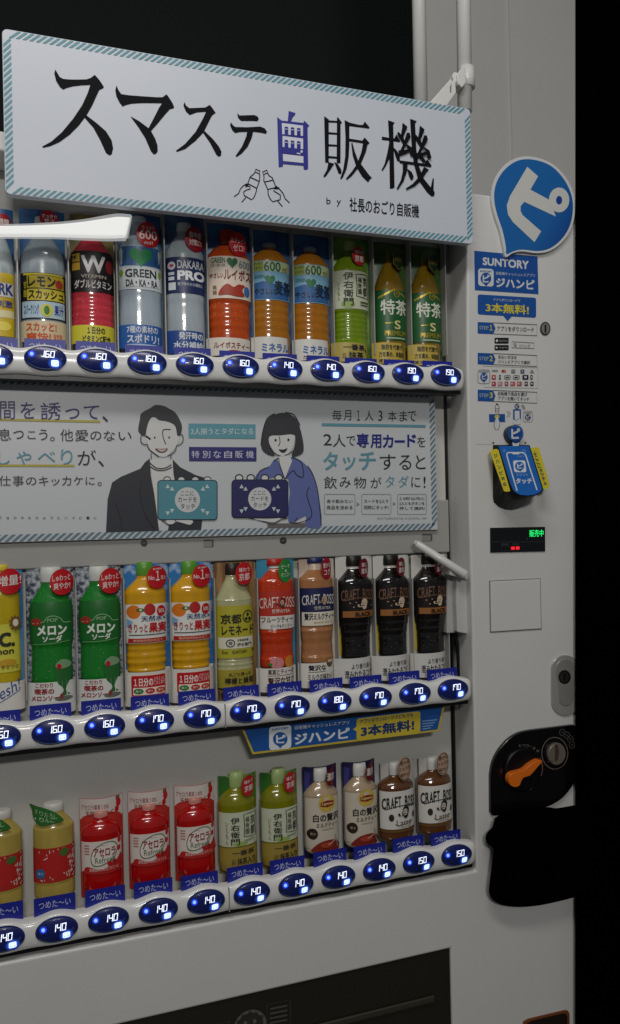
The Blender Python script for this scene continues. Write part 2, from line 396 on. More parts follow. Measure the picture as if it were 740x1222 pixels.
def make_button_proto():
    V, Fc = dome_mesh(RXB, RZB, 0, None)
    b = bpy.data.objects.new('price_button', bpy.data.meshes.new('price_button')); COL.objects.link(b)
    b.data.from_pydata(V, [], Fc); b.data.materials.append(BTN); b.data.polygons.foreach_set('use_smooth', [True]*len(Fc)); b.data.update()
    WL[b.name] = Vector((0, 0, 0)); b.parent = mach
    art = Art(onb)
    art.stroke([(0.9*math.cos(t*math.pi/24), 0.9*math.sin(t*math.pi/24)) for t in range(3, 22)], [0.01+0.06*math.sin((t-3)/18*math.pi) for t in range(3, 22)], RIM_GLINT, 0)  # crescent paints a reflection along the lower rim
    art.ring(0, 0, 0.975, 0.965, 0.045, M('#2a3566', 0.3), 0)
    art.ell(-0.75, 0.05, 0.06, 0.1, M('#232d5c', 0.4), 0); art.ell(0.75, 0.03, 0.07, 0.12, M('#39446f', 0.4), 0)
    art.t('HOT', -0.6, 0.3, -0.28, 0.5, M('#2e3868', 0.5), 0, 0.01)
    art.build('button_rim_glint', b)
    a2 = Art(onb); a2.ell(-0.63, -0.28, 0.17, 0.28, LED_HALO, 0); a2.ell(-0.63, -0.28, 0.085, 0.15, LED, 1); a2.build('indicator_light', b)  # wider disc paints the halo round the small lamp
    a3 = Art(onb); a3.ell(0.44, 0.43, 0.34, 0.50, KEY_HALO, 0, 24); a3.ell(0.44, 0.43, 0.27, 0.40, KEY_HALO_IN, 0.5, 24); a3.poly(rrect(0.27, 0.18, 0.61, 0.68, 0.09), KEY, 1)  # the two ellipses paint the key's glow spreading over the dome
    for q in ((0.30, 0.26, 0.58, 0.33), (0.30, 0.42, 0.40, 0.60), (0.47, 0.42, 0.58, 0.60)): a3.rect(*q, E('#a9c6f8', 1.0), 1.6)
    a3.build('select_key', b)
    return b
def digits_mesh(price, parent):
    a = Art(onb); n = len(price)
    for i, ch in enumerate(price):
        w, h = 0.165, 0.50; x0 = -0.22 + i*0.235; y0 = -0.54; tk = 0.036; ty = 0.06
        def X(x, y): return (x0 + x*w + (0.5-y)*0.035, y0 + y*h)
        def seg(p, q, wd): a.stroke([X(*p), X(*q)], wd, DIG, 0)
        for sgm in SEG[ch]:
            if sgm == 'a': seg((0, 0), (1, 0), ty)
            if sgm == 'g': seg((0.05, .5), (.95, .5), ty)
            if sgm == 'd': seg((0, 1), (1, 1), ty)
            if sgm == 'b': seg((1, -0.06), (1, .48), tk)
            if sgm == 'c': seg((1, .52), (1, 1.06), tk)
            if sgm == 'f': seg((0, -0.06), (0, .48), tk)
            if sgm == 'e': seg((0, .52), (0, 1.06), tk)
    return a.build('price_digits', parent)
proto = make_button_proto()
prices = {'r1': ['160', '160', '160', '160', '160', '160', '140', '140', '160', '190', '190'],
          'r2': ['160', '160', '160', '170', '170', '170', '170', '180', '170', '170', '170'],
          'r3': ['140', '140', '140', '140', '140', '140', '140', '140', '140', '150', '150']}
first = True; dcache = {}
for key in ('r1', 'r2', 'r3'):
    for i, pr in enumerate(prices[key]):
        c = Vector(((i-1)*PIT, 0, zw(rails[key][0])+0.0008)) - WL[mach.name]
        if first: b = proto; first = False
        else:
            b = proto.copy(); COL.objects.link(b); b.parent = mach; WL[b.name] = Vector((0, 0, 0))
            for ch in proto.children:
                if ch.name.startswith('price_digits'): continue
                q = ch.copy(); COL.objects.link(q); q.parent = b
        b.location = c
        if pr not in dcache: dcache[pr] = digits_mesh(pr, b)
        else: q = dcache[pr].copy(); COL.objects.link(q); q.parent = b
# cold strips
def strips(cols, Y):
    proto_o = None
    for (u0, u1, v0, v1, skip) in cols:
        a, b = P(u0, v0, Y), P(u1, v1, Y)
        xm = (a.x+b.x)/2; z1 = (a.z+b.z)/2
        loc = Vector((xm, Y, z1)) - WL[mach.name]
        if proto_o is None:
            art = Art(lambda x, y, l: Vector((x*0.0305, -l*0.0004, -y*0.036)))
            art.rect(-0.86, 0, 0.86, 1, M('#1a2590', 0.4), 0)
            art.t('つめた〜い', -0.66, 0.14, 0.66, 0.40, M('#c3c9e6', 0.5), 1, 0.0)
            art.v += [Vector((x*0.0305, 0.0012, -y*0.036)) for x, y in ((-0.86, 0), (0.86, 0), (0.86, 1), (-0.86, 1))]
            n = len(art.v)-4; art.fc.append((n, n+1, n+2, n+3)); art.mi.append(0); art.sm.append(False)
            o = art.build('cold_strip', mach, world=False); proto_o = o
        else: o = proto_o.copy(); COL.objects.link(o); o.parent = mach
        o.location = loc
YS = 0.012
row1s = [(u, u+42-i*0.6, 408 + (u-30)*0.036, 408 + (u+12)*0.036, 0) for i, u in enumerate((-31, 27, 88, 149, 207.5, 262, 313, 364, 412, 459, 505))]
row1s = [(-28, 18, 401, 404, 0), (27, 80, 403.5, 406, 0), (88, 140, 406.5, 409, 0), (147, 197, 411, 413.5, 0), (205, 254, 414, 416, 0), (260, 306, 418, 420, 0), (312, 356, 421, 423, 0), (363, 408, 424, 425.5, 0), (410.5, 451, 427, 428, 0), (457, 496, 429, 430, 0), (503, 541, 430.5, 431.5, 0)]
row2s = [(-30, 27, 852, 846, 0), (32.5, 87.5, 843, 838, 0), (94, 147, 837, 833, 0), (153.5, 204, 832.5, 827, 0), (210.5, 258.5, 826.5, 821, 0), (265, 310, 821, 817, 0), (317, 362, 816.5, 812.5, 0), (367, 411, 812, 808.5, 0), (415.6, 457, 808.5, 805, 0), (462.5, 502, 803, 800.5, 0), (508, 547, 799.5, 796.5, 0)]
row3s = [(-28, 31, 1083, 1075, 0), (38, 92, 1072.5, 1066, 0), (99, 151.5, 1064, 1055.5, 0), (158, 207.5, 1055, 1046.5, 0), (214, 262, 1046, 1039.5, 0), (269, 315.5, 1037, 1028.5, 0), (321.5, 364, 1028, 1020.5, 0), (372, 415, 1018, 1011.5, 0), (420, 462, 1012, 1004, 0), (466, 508, 1001.5, 996, 0), (512, 551.5, 995.5, 989.5, 0)]
strips(row1s + row2s + row3s, YS)
boxes('sample_shelf', [(-0.46, 0.618, 0.0135, 0.0585, zw(0.0)-0.012, zw(0.0)-0.004), (-0.46, 0.618, 0.0135, 0.0585, zw(0.493)-0.012, zw(0.493)-0.004), (-0.46, 0.618, 0.0135, 0.0585, zw(0.752)-0.012, zw(0.752)-0.004)], BAY, mach)
# beam under the advert with its screws and slot
boxes('divider_beam', [(-0.46, P(533, 650, BACK).x-0.002, 0.046, 0.0595, P(300, 668.5, 0.046).z, P(300, 600, 0.046).z)], M('#a3a29d', 0.5, var=0.03), mach, 0.002)
for u, v in ((172, 648), (338, 645)):
    a = Art(on_plane(0.0455, 0.0006)); a.ell(u, v, 4.2, 4.2, M('#5b5a57', 0.35, metal=0.7), 0); a.ell(u, v, 2.0, 2.0, M('#2c2b2a', 0.5), 1); a.rect(u-1.6, v-0.4, u+1.6, v+0.4, M('#8a8986', 0.4), 2); a.build('screw', mach)
for u, v in ((249, 648), (510, 641)):
    a = Art(on_plane(0.0455, 0.0006)); a.rect(u-6, v-4, u+6, v+4.5, M('#55534f', 0.6), 0); a.rect(u-6, v-2, u+4, v+4.5, M('#8a8883', 0.6), 1); a.build('slot_plate', mach)
# output flap
boxes('output_flap', [(0.0205, oc.x-0.0005, 0.004, 0.016, 0.421, oc.z-0.001)], M('#25231a', 0.14, coat=0.6, var=0.3, scale=5), mach)
q0, q1 = P(490, 1192, 0.003), P(528, 1176, 0.003)
boxes('flap_ledge', [(0.022, oc.x-0.03, -0.001, 0.0035, q0.z-0.012, q0.z-0.002)], M('#3a372c', 0.4), mach, 0.002)
a = Art(on_plane(0.0036)); a.z(240, 1130, 2.3125)
a.sl = -0.2; a.xr = 135
LG = M('#62625a', 0.5)
a.ell(135, 218, 45, 44, LG, 0); a.ell(135, 218, 37, 36, M('#2f2d25', 0.5), 1)
for k, ch in enumerate('かがきとの'):
    t = rad(-150 + 30*k); x, y = 135+38*math.cos(t), 218+37*math.sin(t); a.t(ch, x-5, y-5, x+5, y+5, M('#26241d'), 2, 0.02)
a.ell(122, 208, 5, 6, LG, 2); a.ell(148, 208, 5, 6, LG, 2); a.rect(118, 222, 152, 226, LG, 2)
for x0, x1, y0 in ((182, 246, 168), (30, 78, 194)):
    a.stroke([(x0, y0), (x1, y0), (x1, y0+70), (x0, y0+70)], 1.6, M('#4a4941'), 0, closed=True)
    for j in range(4): a.rect(x0+8, y0+12+j*13, x1-8, y0+17+j*13, M('#504f47'), 0)
a.build('flap_sticker', mach)
# coin pocket at the foot
pk = [(623.8, 1219), (629.5, 1215.5), (673.5, 1205), (677.5, 1205.5), (679, 1209), (680, 1262), (676, 1268), (630, 1278), (624, 1274)]
pts = [(P(u, v).x, P(u, v).z) for u, v in pk]
slab('coin_pocket', pts, -0.002, 0.004, M('#7a4423', 0.35), mach, 0.001)
cxm = sum(p[0] for p in pts)/9; czm = sum(p[1] for p in pts)/9
slab('pocket_hollow', [(cxm+(x-cxm)*0.86, czm+(z-czm)*0.9) for x, z in pts], -0.0028, 0.001, M('#1f1710', 0.4), mach)
# blank panel
pts = [P(u, v) for u, v in ((583.6, 693), (644.8, 690), (646.2, 751), (584.6, 755))]
pts = [(p.x, p.z) for p in pts]
slab('panel_gap', pts, -0.0006, 0.003, M('#7d7a73', 0.7), mach)
cxm = sum(p[0] for p in pts)/4; czm = sum(p[1] for p in pts)/4
slab('blank_panel', [(cxm+(x-cxm)*0.965, czm+(z-czm)*0.965) for x, z in pts], -0.0026, 0.002, PAINT, mach, 0.0012)
# keyhole
a = Art(on_plane(-0.0004, 0.0012)); a.ell(650.8, 392, 6.2, 8, M('#4c4b49', 0.35, metal=0.2), 1); a.ell(651, 392, 4.6, 6.3, M('#8f8d89', 0.3, metal=0.2), 2); a.rect(650.2, 387.5, 652, 396.5, BLK, 3); a.build('keyhole', mach)
# vending status display
pts = [P(u, v) for u, v in ((584.6, 629.8), (649.9, 628.6), (650.1, 658), (584.8, 659.5))]
dsp = slab('status_display', [(p.x, p.z) for p in pts], -0.002, 0.004, M('#07080a', 0.15, coat=0.6, var=0.02), mach, 0.0008)
a = Art(on_plane(-0.0023)); a.t4('販売中', (632, 632.5), (648.6, 632.0), (648.6, 640.2), (632, 640.8), E('#22e06a', 1.5), 1, 0.0); a.build('green_readout', dsp)
a = Art(on_plane(-0.0023)); a.rect(610, 652.3, 614.3, 656, E('#d8202c', 0.9), 1); a.rect(615.6, 652.1, 620, 655.8, E('#d8202c', 0.9), 1); a.build('red_readout', dsp)
a = Art(on_plane(-0.0023)); a.rect(586, 646.4, 648.5, 646.9, M('#3a3c3e'), 1); a.rect(598, 648.3, 607.5, 651, M('#2b2d2f'), 1); a.rect(611, 648.2, 619, 650.6, M('#2b2d2f'), 1); a.stroke([(597.5, 652), (608.5, 652), (608.5, 657), (597.5, 657)], .5, M('#2b2d2f'), 1, closed=True); a.rect(628, 641.5, 630, 644.5, M('#2b2d2f'), 1); a.build('display_marks', dsp)
# lock
def pxslab(name, px, y0, y1, mat, parent, bev=0): return slab(name, [(P(u, v).x, P(u, v).z) for u, v in px], y0, y1, mat, parent, bev)
METAL = M('#b9b8b3', 0.3, metal=0.4, var=0.05)
lock = pxslab('lock_plate', rrect(657, 781.5, 690.4, 853.8, 16.5, 8), -0.003, 0.002, METAL, mach, 0.0012)
pxslab('lock_handle', crom([(673.5, 786.5), (683, 792), (684.5, 806), (682.5, 818), (682.8, 832), (679, 840), (672, 841.5), (666, 837), (664.8, 824), (664.2, 814), (661.8, 803), (664, 791)], 4, True), -0.0042, -0.0015, M('#a3a29d', 0.3, metal=0.4), lock, 0.0007)
a = Art(on_plane(-0.0044, 0.0008)); a.ell(673.8, 808, 7.4, 8.4, M('#3d3c3a', 0.3, metal=0.8), 0); a.ell(673.6, 808, 5.2, 6.2, M('#57554f', 0.3, metal=0.8), 1); a.poly([(672.4, 803.5), (675.2, 803.5), (674.4, 812), (673, 812)], BLK, 2); a.build('lock_barrel', lock)
# coin plate
zc = lambda x, y: (565 + x/5.92, 860 + y/5.92)
px = [zc(*p) for p in [(108, 640), (107, 385)] + crom([(107, 385), (122, 295), (165, 205), (235, 125), (315, 78), (395, 60)], 4)[1:] + [(690, 24), (728, 38), (760, 62)] + crom([(768, 180), (745, 320), (700, 430), (625, 530), (545, 585), (480, 608)], 4) + [(150, 662), (122, 660)]]
coin = pxslab('coin_plate', px, -0.006, 0.003, M('#070708', 0.22, coat=0.3, var=0.02), mach, 0.0015)
a = Art(on_plane(-0.0064)); a.z(565, 860, 5.92)
GR = M('#6f5f58', 0.5); GR2 = M('#77716c', 0.5)
a.ring(575, 230, 92, 112, 6, GR, 1)
for x, y, s_ in ((628, 83, '10'), (660, 103, '50'), (685, 130, '100'), (697, 172, '500')):
    a.ring(x, y, 20, 23, 4, M('#55504c'), 1); a.t(s_, x-9, y-8, x+9, y+8, M('#55504c'), 1, 0.0)
for ch, x, y, r in zip('おつり・返却', (330, 355, 382, 405, 428, 454), (176, 176, 178, 183, 194, 214), (0, .05, .12, .2, .35, .5)):
    w = 10 if ch != '・' else 3; c_, s_ = math.cos(r), math.sin(r)
    q = [(x + dx*c_ - dy*s_, y + dx*s_ + dy*c_) for dx, dy in ((-w, -w), (w, -w), (w, w), (-w, w))]
    a.t4(ch, q[0], q[1], q[2], q[3], GR2, 1, 0.0)
a.stroke([(468, 262), (484, 300), (488, 345), (478, 392)], 6, M('#7a5a50'), 1, 5)
a.stroke([(190, 200), (255, 128)], 2.5, GR2, 1); a.stroke([(398, 493), (432, 458)], 3, GR2, 1)
a.build('coin_marks', coin)
# coin slot
c0 = P(*zc(558, 222)); RX = (P(*zc(620, 222)).x - P(*zc(496, 222)).x)/2; RZ = (P(*zc(558, 145)).z - P(*zc(558, 299)).z)/2
rings = [[Vector((c0.x+RX*s_*math.cos(t*math.pi/16), y, c0.z+RZ*s_*math.sin(t*math.pi/16))) for t in range(32)] for s_, y in ((1, -0.004), (1, -0.011), (0.94, -0.013))]
kn = loft('coin_slot', rings, M('#7d726a', 0.4, metal=0.3), coin, True)
a = Art(on_plane(-0.0134)); a.z(565, 860, 5.92); a.poly([(578, 165), (597, 172), (606, 215), (600, 270), (585, 288), (576, 285)], M('#4a3527', 0.5), 1); a.rect(520, 286, 560, 292, M('#3d3833'), 1); a.build('slot_opening', kn)
# orange lever on its hub
c0 = P(*zc(345, 345), -0.006); R0 = (P(*zc(480, 345)).x - P(*zc(210, 345)).x)/2
loft('lever_hub', [[Vector((c0.x+R0*s_*math.cos(t*math.pi/24), y, c0.z+R0*s_*math.sin(t*math.pi/24))) for t in range(48)] for s_, y in ((1, -0.005), (0.97, -0.009), (0.9, -0.0105))], M('#060607', 0.4, var=0.02, spec=0.3), coin, True)
lv = crom([(198, 400), (205, 362), (235, 340), (300, 323), (350, 285), (398, 256), (424, 254), (431, 266), (402, 298), (348, 358), (303, 374), (286, 400), (272, 430), (242, 440), (212, 428)], 4, True)
lever = pxslab('return_lever', [zc(*p) for p in lv], -0.021, -0.010, M('#e0701a', 0.35, var=0.05), coin, 0.0025)
a = Art(on_plane(-0.0216)); a.z(565, 860, 5.92)
for x, y in ((232, 380), (245, 375), (258, 378), (238, 398), (315, 345), (325, 352), (318, 360)): a.ell(x, y, 3, 2.5, M('#f0a060'), 0, 8)
a.build('lever_dots', lever)
# added black bulge filling the blacked-out shape below the coin plate
bl = [(165, 497), (125, 527), (114, 562), (90, 588), (80, 615), (88, 643), (117, 668), (112, 740), (98, 850), (99, 890), (122, 925), (170, 947), (250, 955), (340, 948), (430, 930), (520, 907), (620, 880), (640, 700), (620, 450), (525, 455), (430, 470), (370, 465), (240, 480)]
zb = lambda x, y: (560 + x/4.111, 850 + y/4.111)
cb = crom(bl, 4, True); mx_, my_ = 340, 700
rings = []
for s_, y in ((1.0, 0.0005), (1.0, -0.012), (0.985, -0.020), (0.95, -0.027), (0.88, -0.033)):
    rings.append([P(*zb(mx_+(x-mx_)*s_, my_+(yy-my_)*s_), 0.0) for x, yy in cb]); rings[-1] = [Vector((v.x - 0.0*y, y, v.z)) for v in rings[-1]]
# keep the silhouette: the bulge leans into the outline as it comes forward
R2 = []
for (s_, y), rg in zip(((1.0, 0.0005), (1.0, -0.012), (0.985, -0.020), (0.95, -0.027), (0.88, -0.033)), rings):
    R2.append([P(*zb(mx_+(x-mx_)*s_, my_+(yy-my_)*s_), y) for x, yy in cb])
loft('blackout_bulge', R2, M('#030303', 0.9, var=0.02, spec=0.0), mach, True)
# reader (card) marks on the panel
a = Art(on_plane(-0.0008)); a.z(565, 500, 7.4); a.rect(30, 221, 170, 223, M('#a5a39c'), 0)
a.poly([(165, 205), (188, 205), (177, 222)], INK, 0); a.poly([(448, 205), (470, 205), (459, 222)], INK, 0); a.build('panel_marks', mach)
# cables in the side of the bay
ck = [P(u, v, 0.045) for u, v in ((541, 752), (546, 772), (548, 800), (551, 850), (554, 880), (554, 905), (556, 950), (560, 980), (562, 1008))]
tube('power_cable', crom([tuple(p) for p in ck], 4), 0.0035, M('#0b0b0c', 0.4), mach)
ck = [P(u, v, 0.05) for u, v in ((540, 755), (541, 800), (543, 900), (544.5, 990))]
tube('thin_cable', crom([tuple(p) for p in ck], 3), 0.0012, M('#0b0b0c', 0.4), mach)
# lamp bracket in row two
br = slab('lamp_bracket', [(P(u, v, 0.02).x, P(u, v, 0.02).z) for u, v in ((544, 684), (559.5, 686), (561, 757), (544.5, 754), (543, 720))], 0.016, 0.045, M('#c3c3bf', 0.4), mach, 0.002)
slab('bracket_side', [(P(u, v, 0.03).x, P(u, v, 0.03).z) for u, v in ((534.5, 677), (545, 681), (545, 755), (533.5, 756), (533.5, 740))], 0.03, 0.058, M('#b4b4b0', 0.4), br, 0.002)
slab('bracket_clip', [(P(u, v, 0.012).x, P(u, v, 0.012).z) for u, v in ((534, 676), (540, 677), (541, 683), (556, 686), (556, 691), (535, 686))], 0.006, 0.03, M('#cfcfcb', 0.35), br, 0.001)

# ------------------------------------------------------------------ lamp tube, and a lamp reflection built as a bar
STICK = M('#dcdcd8', 0.3, coat=0.3, var=0.02)
def stick(name, pts, radii, mat, label, cat):
    o = tube(name, crom([tuple(p) for p in pts], 5), radii, mat, None, 16); return tag(o, label, cat)
pA, pB = P(496.5, 648.5, 0.03), P(556, 686.5, -0.004)
root = thing('lamp_tube', (pB.x, pB.y, pB.z), 'thin white unlit tube slanting across the black coffee bottles beside the right frame', 'lamp tube')
tube('tube', [pA + (pB-pA)*t for t in (0, 0.02, 0.5, 0.98, 1)], [0.0052, 0.006, 0.0066, 0.0072, 0.006], STICK, root)
tube('end_cap', [pA - (pB-pA)*0.04, pA - (pB-pA)*0.001], [0.0045, 0.0056], M('#c9c9c4', 0.4), root)
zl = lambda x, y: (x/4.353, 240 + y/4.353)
GLARE = E('#e4e4e0', 0.62)  # brightness of a reflected lamp, given as emission
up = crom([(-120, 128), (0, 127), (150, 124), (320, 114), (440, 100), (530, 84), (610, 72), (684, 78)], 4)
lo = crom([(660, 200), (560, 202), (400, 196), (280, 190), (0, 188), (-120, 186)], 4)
glare_root = thing('glare_bar', P(60, 275, -0.02), 'glowing white light bar across the tops of the upper left bottles', 'lamp')  # reflection of a lamp, modelled as a solid glowing bar
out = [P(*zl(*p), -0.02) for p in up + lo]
GLARE_EDGE = bpy.data.materials.new('glare_fringe'); GLARE_EDGE.use_nodes = True  # half-clear glow that softens the edge of the modelled reflection
nt_ = GLARE_EDGE.node_tree; nt_.nodes.remove(nt_.nodes['Principled BSDF']); e_ = nt_.nodes.new('ShaderNodeEmission'); t_ = nt_.nodes.new('ShaderNodeBsdfTransparent'); m_ = nt_.nodes.new('ShaderNodeMixShader')
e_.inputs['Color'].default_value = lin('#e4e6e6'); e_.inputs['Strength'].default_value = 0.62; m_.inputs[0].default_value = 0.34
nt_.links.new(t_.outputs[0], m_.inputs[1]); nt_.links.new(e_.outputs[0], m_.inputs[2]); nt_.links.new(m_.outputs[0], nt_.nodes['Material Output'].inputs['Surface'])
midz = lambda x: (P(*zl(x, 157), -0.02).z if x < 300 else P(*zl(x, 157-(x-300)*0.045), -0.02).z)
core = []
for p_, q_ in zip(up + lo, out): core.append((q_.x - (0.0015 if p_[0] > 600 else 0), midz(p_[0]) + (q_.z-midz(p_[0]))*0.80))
bar = slab('glare_core', core, -0.025, -0.015, GLARE, glare_root, 0.004)
slab('glare_fringe', [(p.x, p.z) for p in out], -0.027, -0.013, GLARE_EDGE, glare_root, 0.002)
ec = [P(*zl(*p), -0.02) for p in ((672, 80), (688, 78), (684, 110), (668, 196), (655, 201))]
slab('end_cap', [(p.x, p.z) for p in ec], -0.0215, -0.0145, M('#a9acae', 0.35), glare_root, 0.001)  # grey end of the modelled reflection
boxes('glare_bar_holder', [(-0.3, -0.09, -0.0135, 0.05, out[0].z-0.012, out[0].z-0.004)], STICK, glare_root, 0.001)  # added part that carries the reflection bar

# ------------------------------------------------------------------ products
YC = 0.050
class Prod:
    def __init__(s, name, rect, uv, slant, sag=0.004, dsc=0.66, label='', cat='drink bottle', Yc=YC):
        s.x0, s.y0, s.x1, s.y1 = rect; s.xm = (s.x0+s.x1)/2; s.sl = slant
        uL, uR, vT, vB = uv; um = (uL+uR)/2
        a, b = P(uL, (vT+vB)/2, Yc), P(uR, (vT+vB)/2, Yc); t, bt = P(um, vT, Yc), P(um, vB, Yc)
        s.w = b.x-a.x; s.h = t.z-bt.z; s.kx = s.w/(s.x1-s.x0); s.kz = s.h/(s.y1-s.y0); s.sag = sag; s.dsc = dsc
        s.root = thing(name, ((a.x+b.x)/2, Yc, bt.z), label, cat); s.prof = None; s.xc = s.xm
        q = (a.x+b.x)/2, (t.z+bt.z)/2; k = sag+0.008; s.db = (-q[0]*k/1.1, (1.32-q[1])*k/1.1); k = sag+0.017; s.dt = (-q[0]*k/1.1, (1.32-q[1])*k/1.1)
    def X(s, x): return (x-s.xm)*s.kx
    def Z(s, y, x): return (s.y1 - (y - s.sl*(x-s.xm)))*s.kz
    def cardy(s, x): return -s.sag*(1-min(1, (2*s.X(x)/s.w)**2))
    def f_card(s, x, y, l): return Vector((s.X(x), s.cardy(x) - 0.0004*l - 0.0004, s.Z(y, x)))
    def R(s, y):
        p = s.prof
        if y <= p[0][0]: return p[0][1]
        for (ya, ra), (yb, rb) in zip(p, p[1:]):
            if y <= yb: return ra + (rb-ra)*(y-ya)/max(1e-6, yb-ya)
        return p[-1][1]
    def f_bot(s, x, y, l):
        yy = y - s.sl*(x-s.xm); r = s.R(yy)*s.kx*1.02; dx = (x-s.xc)*s.kx
        d = math.sqrt(max(0.0, r*r - min(abs(dx), 0.985*r)**2))
        return Vector((s.X(x) + s.db[0], -s.sag - s.dsc*d - 0.0004 - 0.0004*l, s.Z(y, x) + s.db[1]))
    def f_tag(s, x, y, l):
        dx = 2*s.X(x)/s.w
        rm = max((q[1] for q in s.prof), default=0)*s.kx if s.prof else 0.02
        return Vector((s.X(x) + s.dt[0], -s.sag - (s.dsc*rm*1.03+0.0016)*math.sqrt(max(0.03, 1-(0.97*dx)**2)) - 0.0004*l, s.Z(y, x) + s.dt[1]))
    def step(s): return (s.x1-s.x0)/14
    def card(s, mat, parts=(), top=None):
        a = Art(s.f_card, s.step()); a.sl = s.sl; a.xr = s.xm
        a.grid(lambda y: (s.xm, (s.x1-s.x0)/2), [s.y0, s.y1], mat, 0, 16)
        for p in parts: p(a)
        c = a.build('backing_card', s.root, False); s.cardo = c
        m = c.modifiers.new('thick', 'SOLIDIFY'); m.thickness = 0.0006; m.offset = 1 if False else -1
        c.modifiers.remove(m)
        return c
    def lathe(s, name, prof, xc, mat, parent=None, n=36, sc=1.0):
        V, Fc = [], []
        for y, r in prof:
            for k in range(n):
                t = 2*math.pi*k/n; x = xc + r*sc*math.sin(t)
                V.append((s.X(x) + s.db[0], -s.sag - s.dsc*r*sc*s.kx*math.cos(t), (s.y1-y)*s.kz + s.db[1]))
        for j in range(len(prof)-1):
            for k in range(n): Fc.append((j*n+k, (j+1)*n+k, (j+1)*n+(k+1) % n, j*n+(k+1) % n))
        m = (len(prof)-1)*n; Fc += [tuple(range(n)), tuple(range(m+n-1, m-1, -1))]
        return obj(name, V, Fc, mat, parent or s.root, False, smooth=[True]*(len(Fc)-2)+[False, False])
    def bottle(s, prof, xc, mat, ribs=()):
        s.xc = xc; cap_ = 0.49*(s.x1-s.x0); p = [(y, min(r_*1.07, cap_)) for y, r_ in crom(prof, 5)]
        q = []
        for y, r in p:
            q.append((y, r))
        for ya, yb, n, amp in ribs:
            q = [(y, r) for y, r in q if not ya < y < yb]
            base = Prod.__dict__['R']
            s.prof = sorted(p)
            for i in range(n*6+1):
                y = ya+(yb-ya)*i/(n*6); q.append((y, s.R(y) - amp*(0.5-0.5*math.cos(2*math.pi*i/6))))
            q.sort()
        s.prof = q
        return s.lathe('bottle', q, xc, mat)
    def cap(s, y0, y1, r, mat, xc=None, name='cap'):
        r *= 1.05; rd = r*0.92
        return s.lathe(name, [(y0, rd*0.9), (y0+2, rd), ((y0+y1)/2, r), (y1-3, r), (y1, r*0.98)], s.xc if xc is None else xc, mat)
    def label(s, y0, y1, mat, draw=None, name='label'):
        a = Art(s.f_bot, s.step()); a.sl = s.sl; a.xr = s.xm
        a.grid(lambda y: (s.xc, s.R(y)*1.005), [y0+(y1-y0)*i/8 for i in range(9)], mat, 0)
        if draw: draw(a)
        return a.build(name, s.root, False)
    def badge(s, cx, cy, rx, ry, mat, lines, tm=None, ring=None):
        a = Art(s.f_tag, s.step()); a.sl = s.sl; a.xr = s.xm
        n = 32; a.ell(cx, cy, rx, ry, mat, 0, n)
        if ring: a.ring(cx, cy, rx*0.9, ry*0.9, rx*0.08, ring, 1)
        tm = tm or M('#f0e9e4', 0.5)
        for body, x0, y0, x1, y1 in lines: a.t(body, x0, y0, x1, y1, tm, 1, 0.01, sl=-0.06)
        return a.build('badge', s.root, False)
    def caption(s, y0, y1, mat, draw):
        a = Art(s.f_tag, s.step()); a.sl = s.sl; a.xr = s.xm
        a.grid(lambda y: (s.xm, (s.x1-s.x0)/2*0.995), [y0, y1], mat, 0, 14); draw(a)
        return a.build('caption_panel', s.root, False)
def at_uv(uL, uR, vT, vB, Yc=YC):
    um = (uL+uR)/2; a, b = P(uL, (vT+vB)/2, Yc), P(uR, (vT+vB)/2, Yc); return Vector(((a.x+b.x)/2, Yc, P(um, vB, Yc).z))
def dup(p, uv, label):
    r = p.root.copy(); COL.objects.link(r); r.location = at_uv(*uv); r['label'] = label
    for ch in p.root.children:
        c = ch.copy(); COL.objects.link(c); c.parent = r
        for g in ch.children:
            d = g.copy(); COL.objects.link(d); d.parent = c
    return r
def grp(p, g, others=()):
    p.root['group'] = g
    for o in others: o['group'] = g
WT = M('#efece6', 0.5); DK = M('#1b1d24', 0.5); DB = M('#22368c', 0.45); PALE = M('#d6dbe0', 0.5)
ICE = MIX('ice_print', '#3a4458', '#b9c0c6', 190, 'noise', 0.40, 0.62)
SKY = MIX('sky_print', '#2a76b8', '#cfe2ee', 60, 'noise', 0.5, 0.75)
DEEP = MIX('blue_print', '#1c4a80', '#3f78ab', 40, 'noise', 0.35, 0.7)
def man(a, cx, cy, s, m, l=3, face=None, feat=None):   # small emblem: a moustached head in three-quarter view with a pipe
    T = lambda L: [(cx+x*s, cy+y*s) for x, y in L]
    a.poly(T(((-.42, -.55), (-.2, -.9), (.2, -1.0), (.55, -.8), (.68, -.35), (.6, .05), (.5, .35), (.45, .75), (.1, 1), (-.2, .85), (-.3, .55), (-.5, .45), (-.48, .2), (-.62, .12), (-.45, -.2))), m, l)
    if face: a.poly(T(((-.36, -.4), (-.05, -.58), (.25, -.5), (.36, -.15), (.3, .25), (.1, .5), (-.2, .45), (-.4, .35), (-.36, .16), (-.5, .08), (-.36, -.15))), face, l+.5)
    f = feat or m
    a.poly(T(((-.42, .22), (-.15, .12), (.12, .2), (.1, .32), (-.15, .26), (-.4, .34))), f, l+1); a.rect(cx-.3*s, cy-.22*s, cx-.12*s, cy-.12*s, f, l+1); a.rect(cx+.04*s, cy-.24*s, cx+.22*s, cy-.14*s, f, l+1)
    a.stroke(T(((-.3, .4), (-.65, .5), (-.95, .42))), .11*s, m, l+1); a.poly(T(((-1.2, .05), (-.85, .05), (-.88, .5), (-1.1, .5))), m, l+1)
def heart(a, cx, cy, rx, ry, m, l=2):
    pts = []
    for i in range(28):
        t = 2*math.pi*i/28; pts.append((cx + rx*(16*math.sin(t)**3)/16, cy - ry*(13*math.cos(t)-5*math.cos(2*t)-2*math.cos(3*t)-math.cos(4*t))/15))
    a.poly(pts, m, l)

# --- top row
def lay(a, items):
    for it in items: a.t(*it)
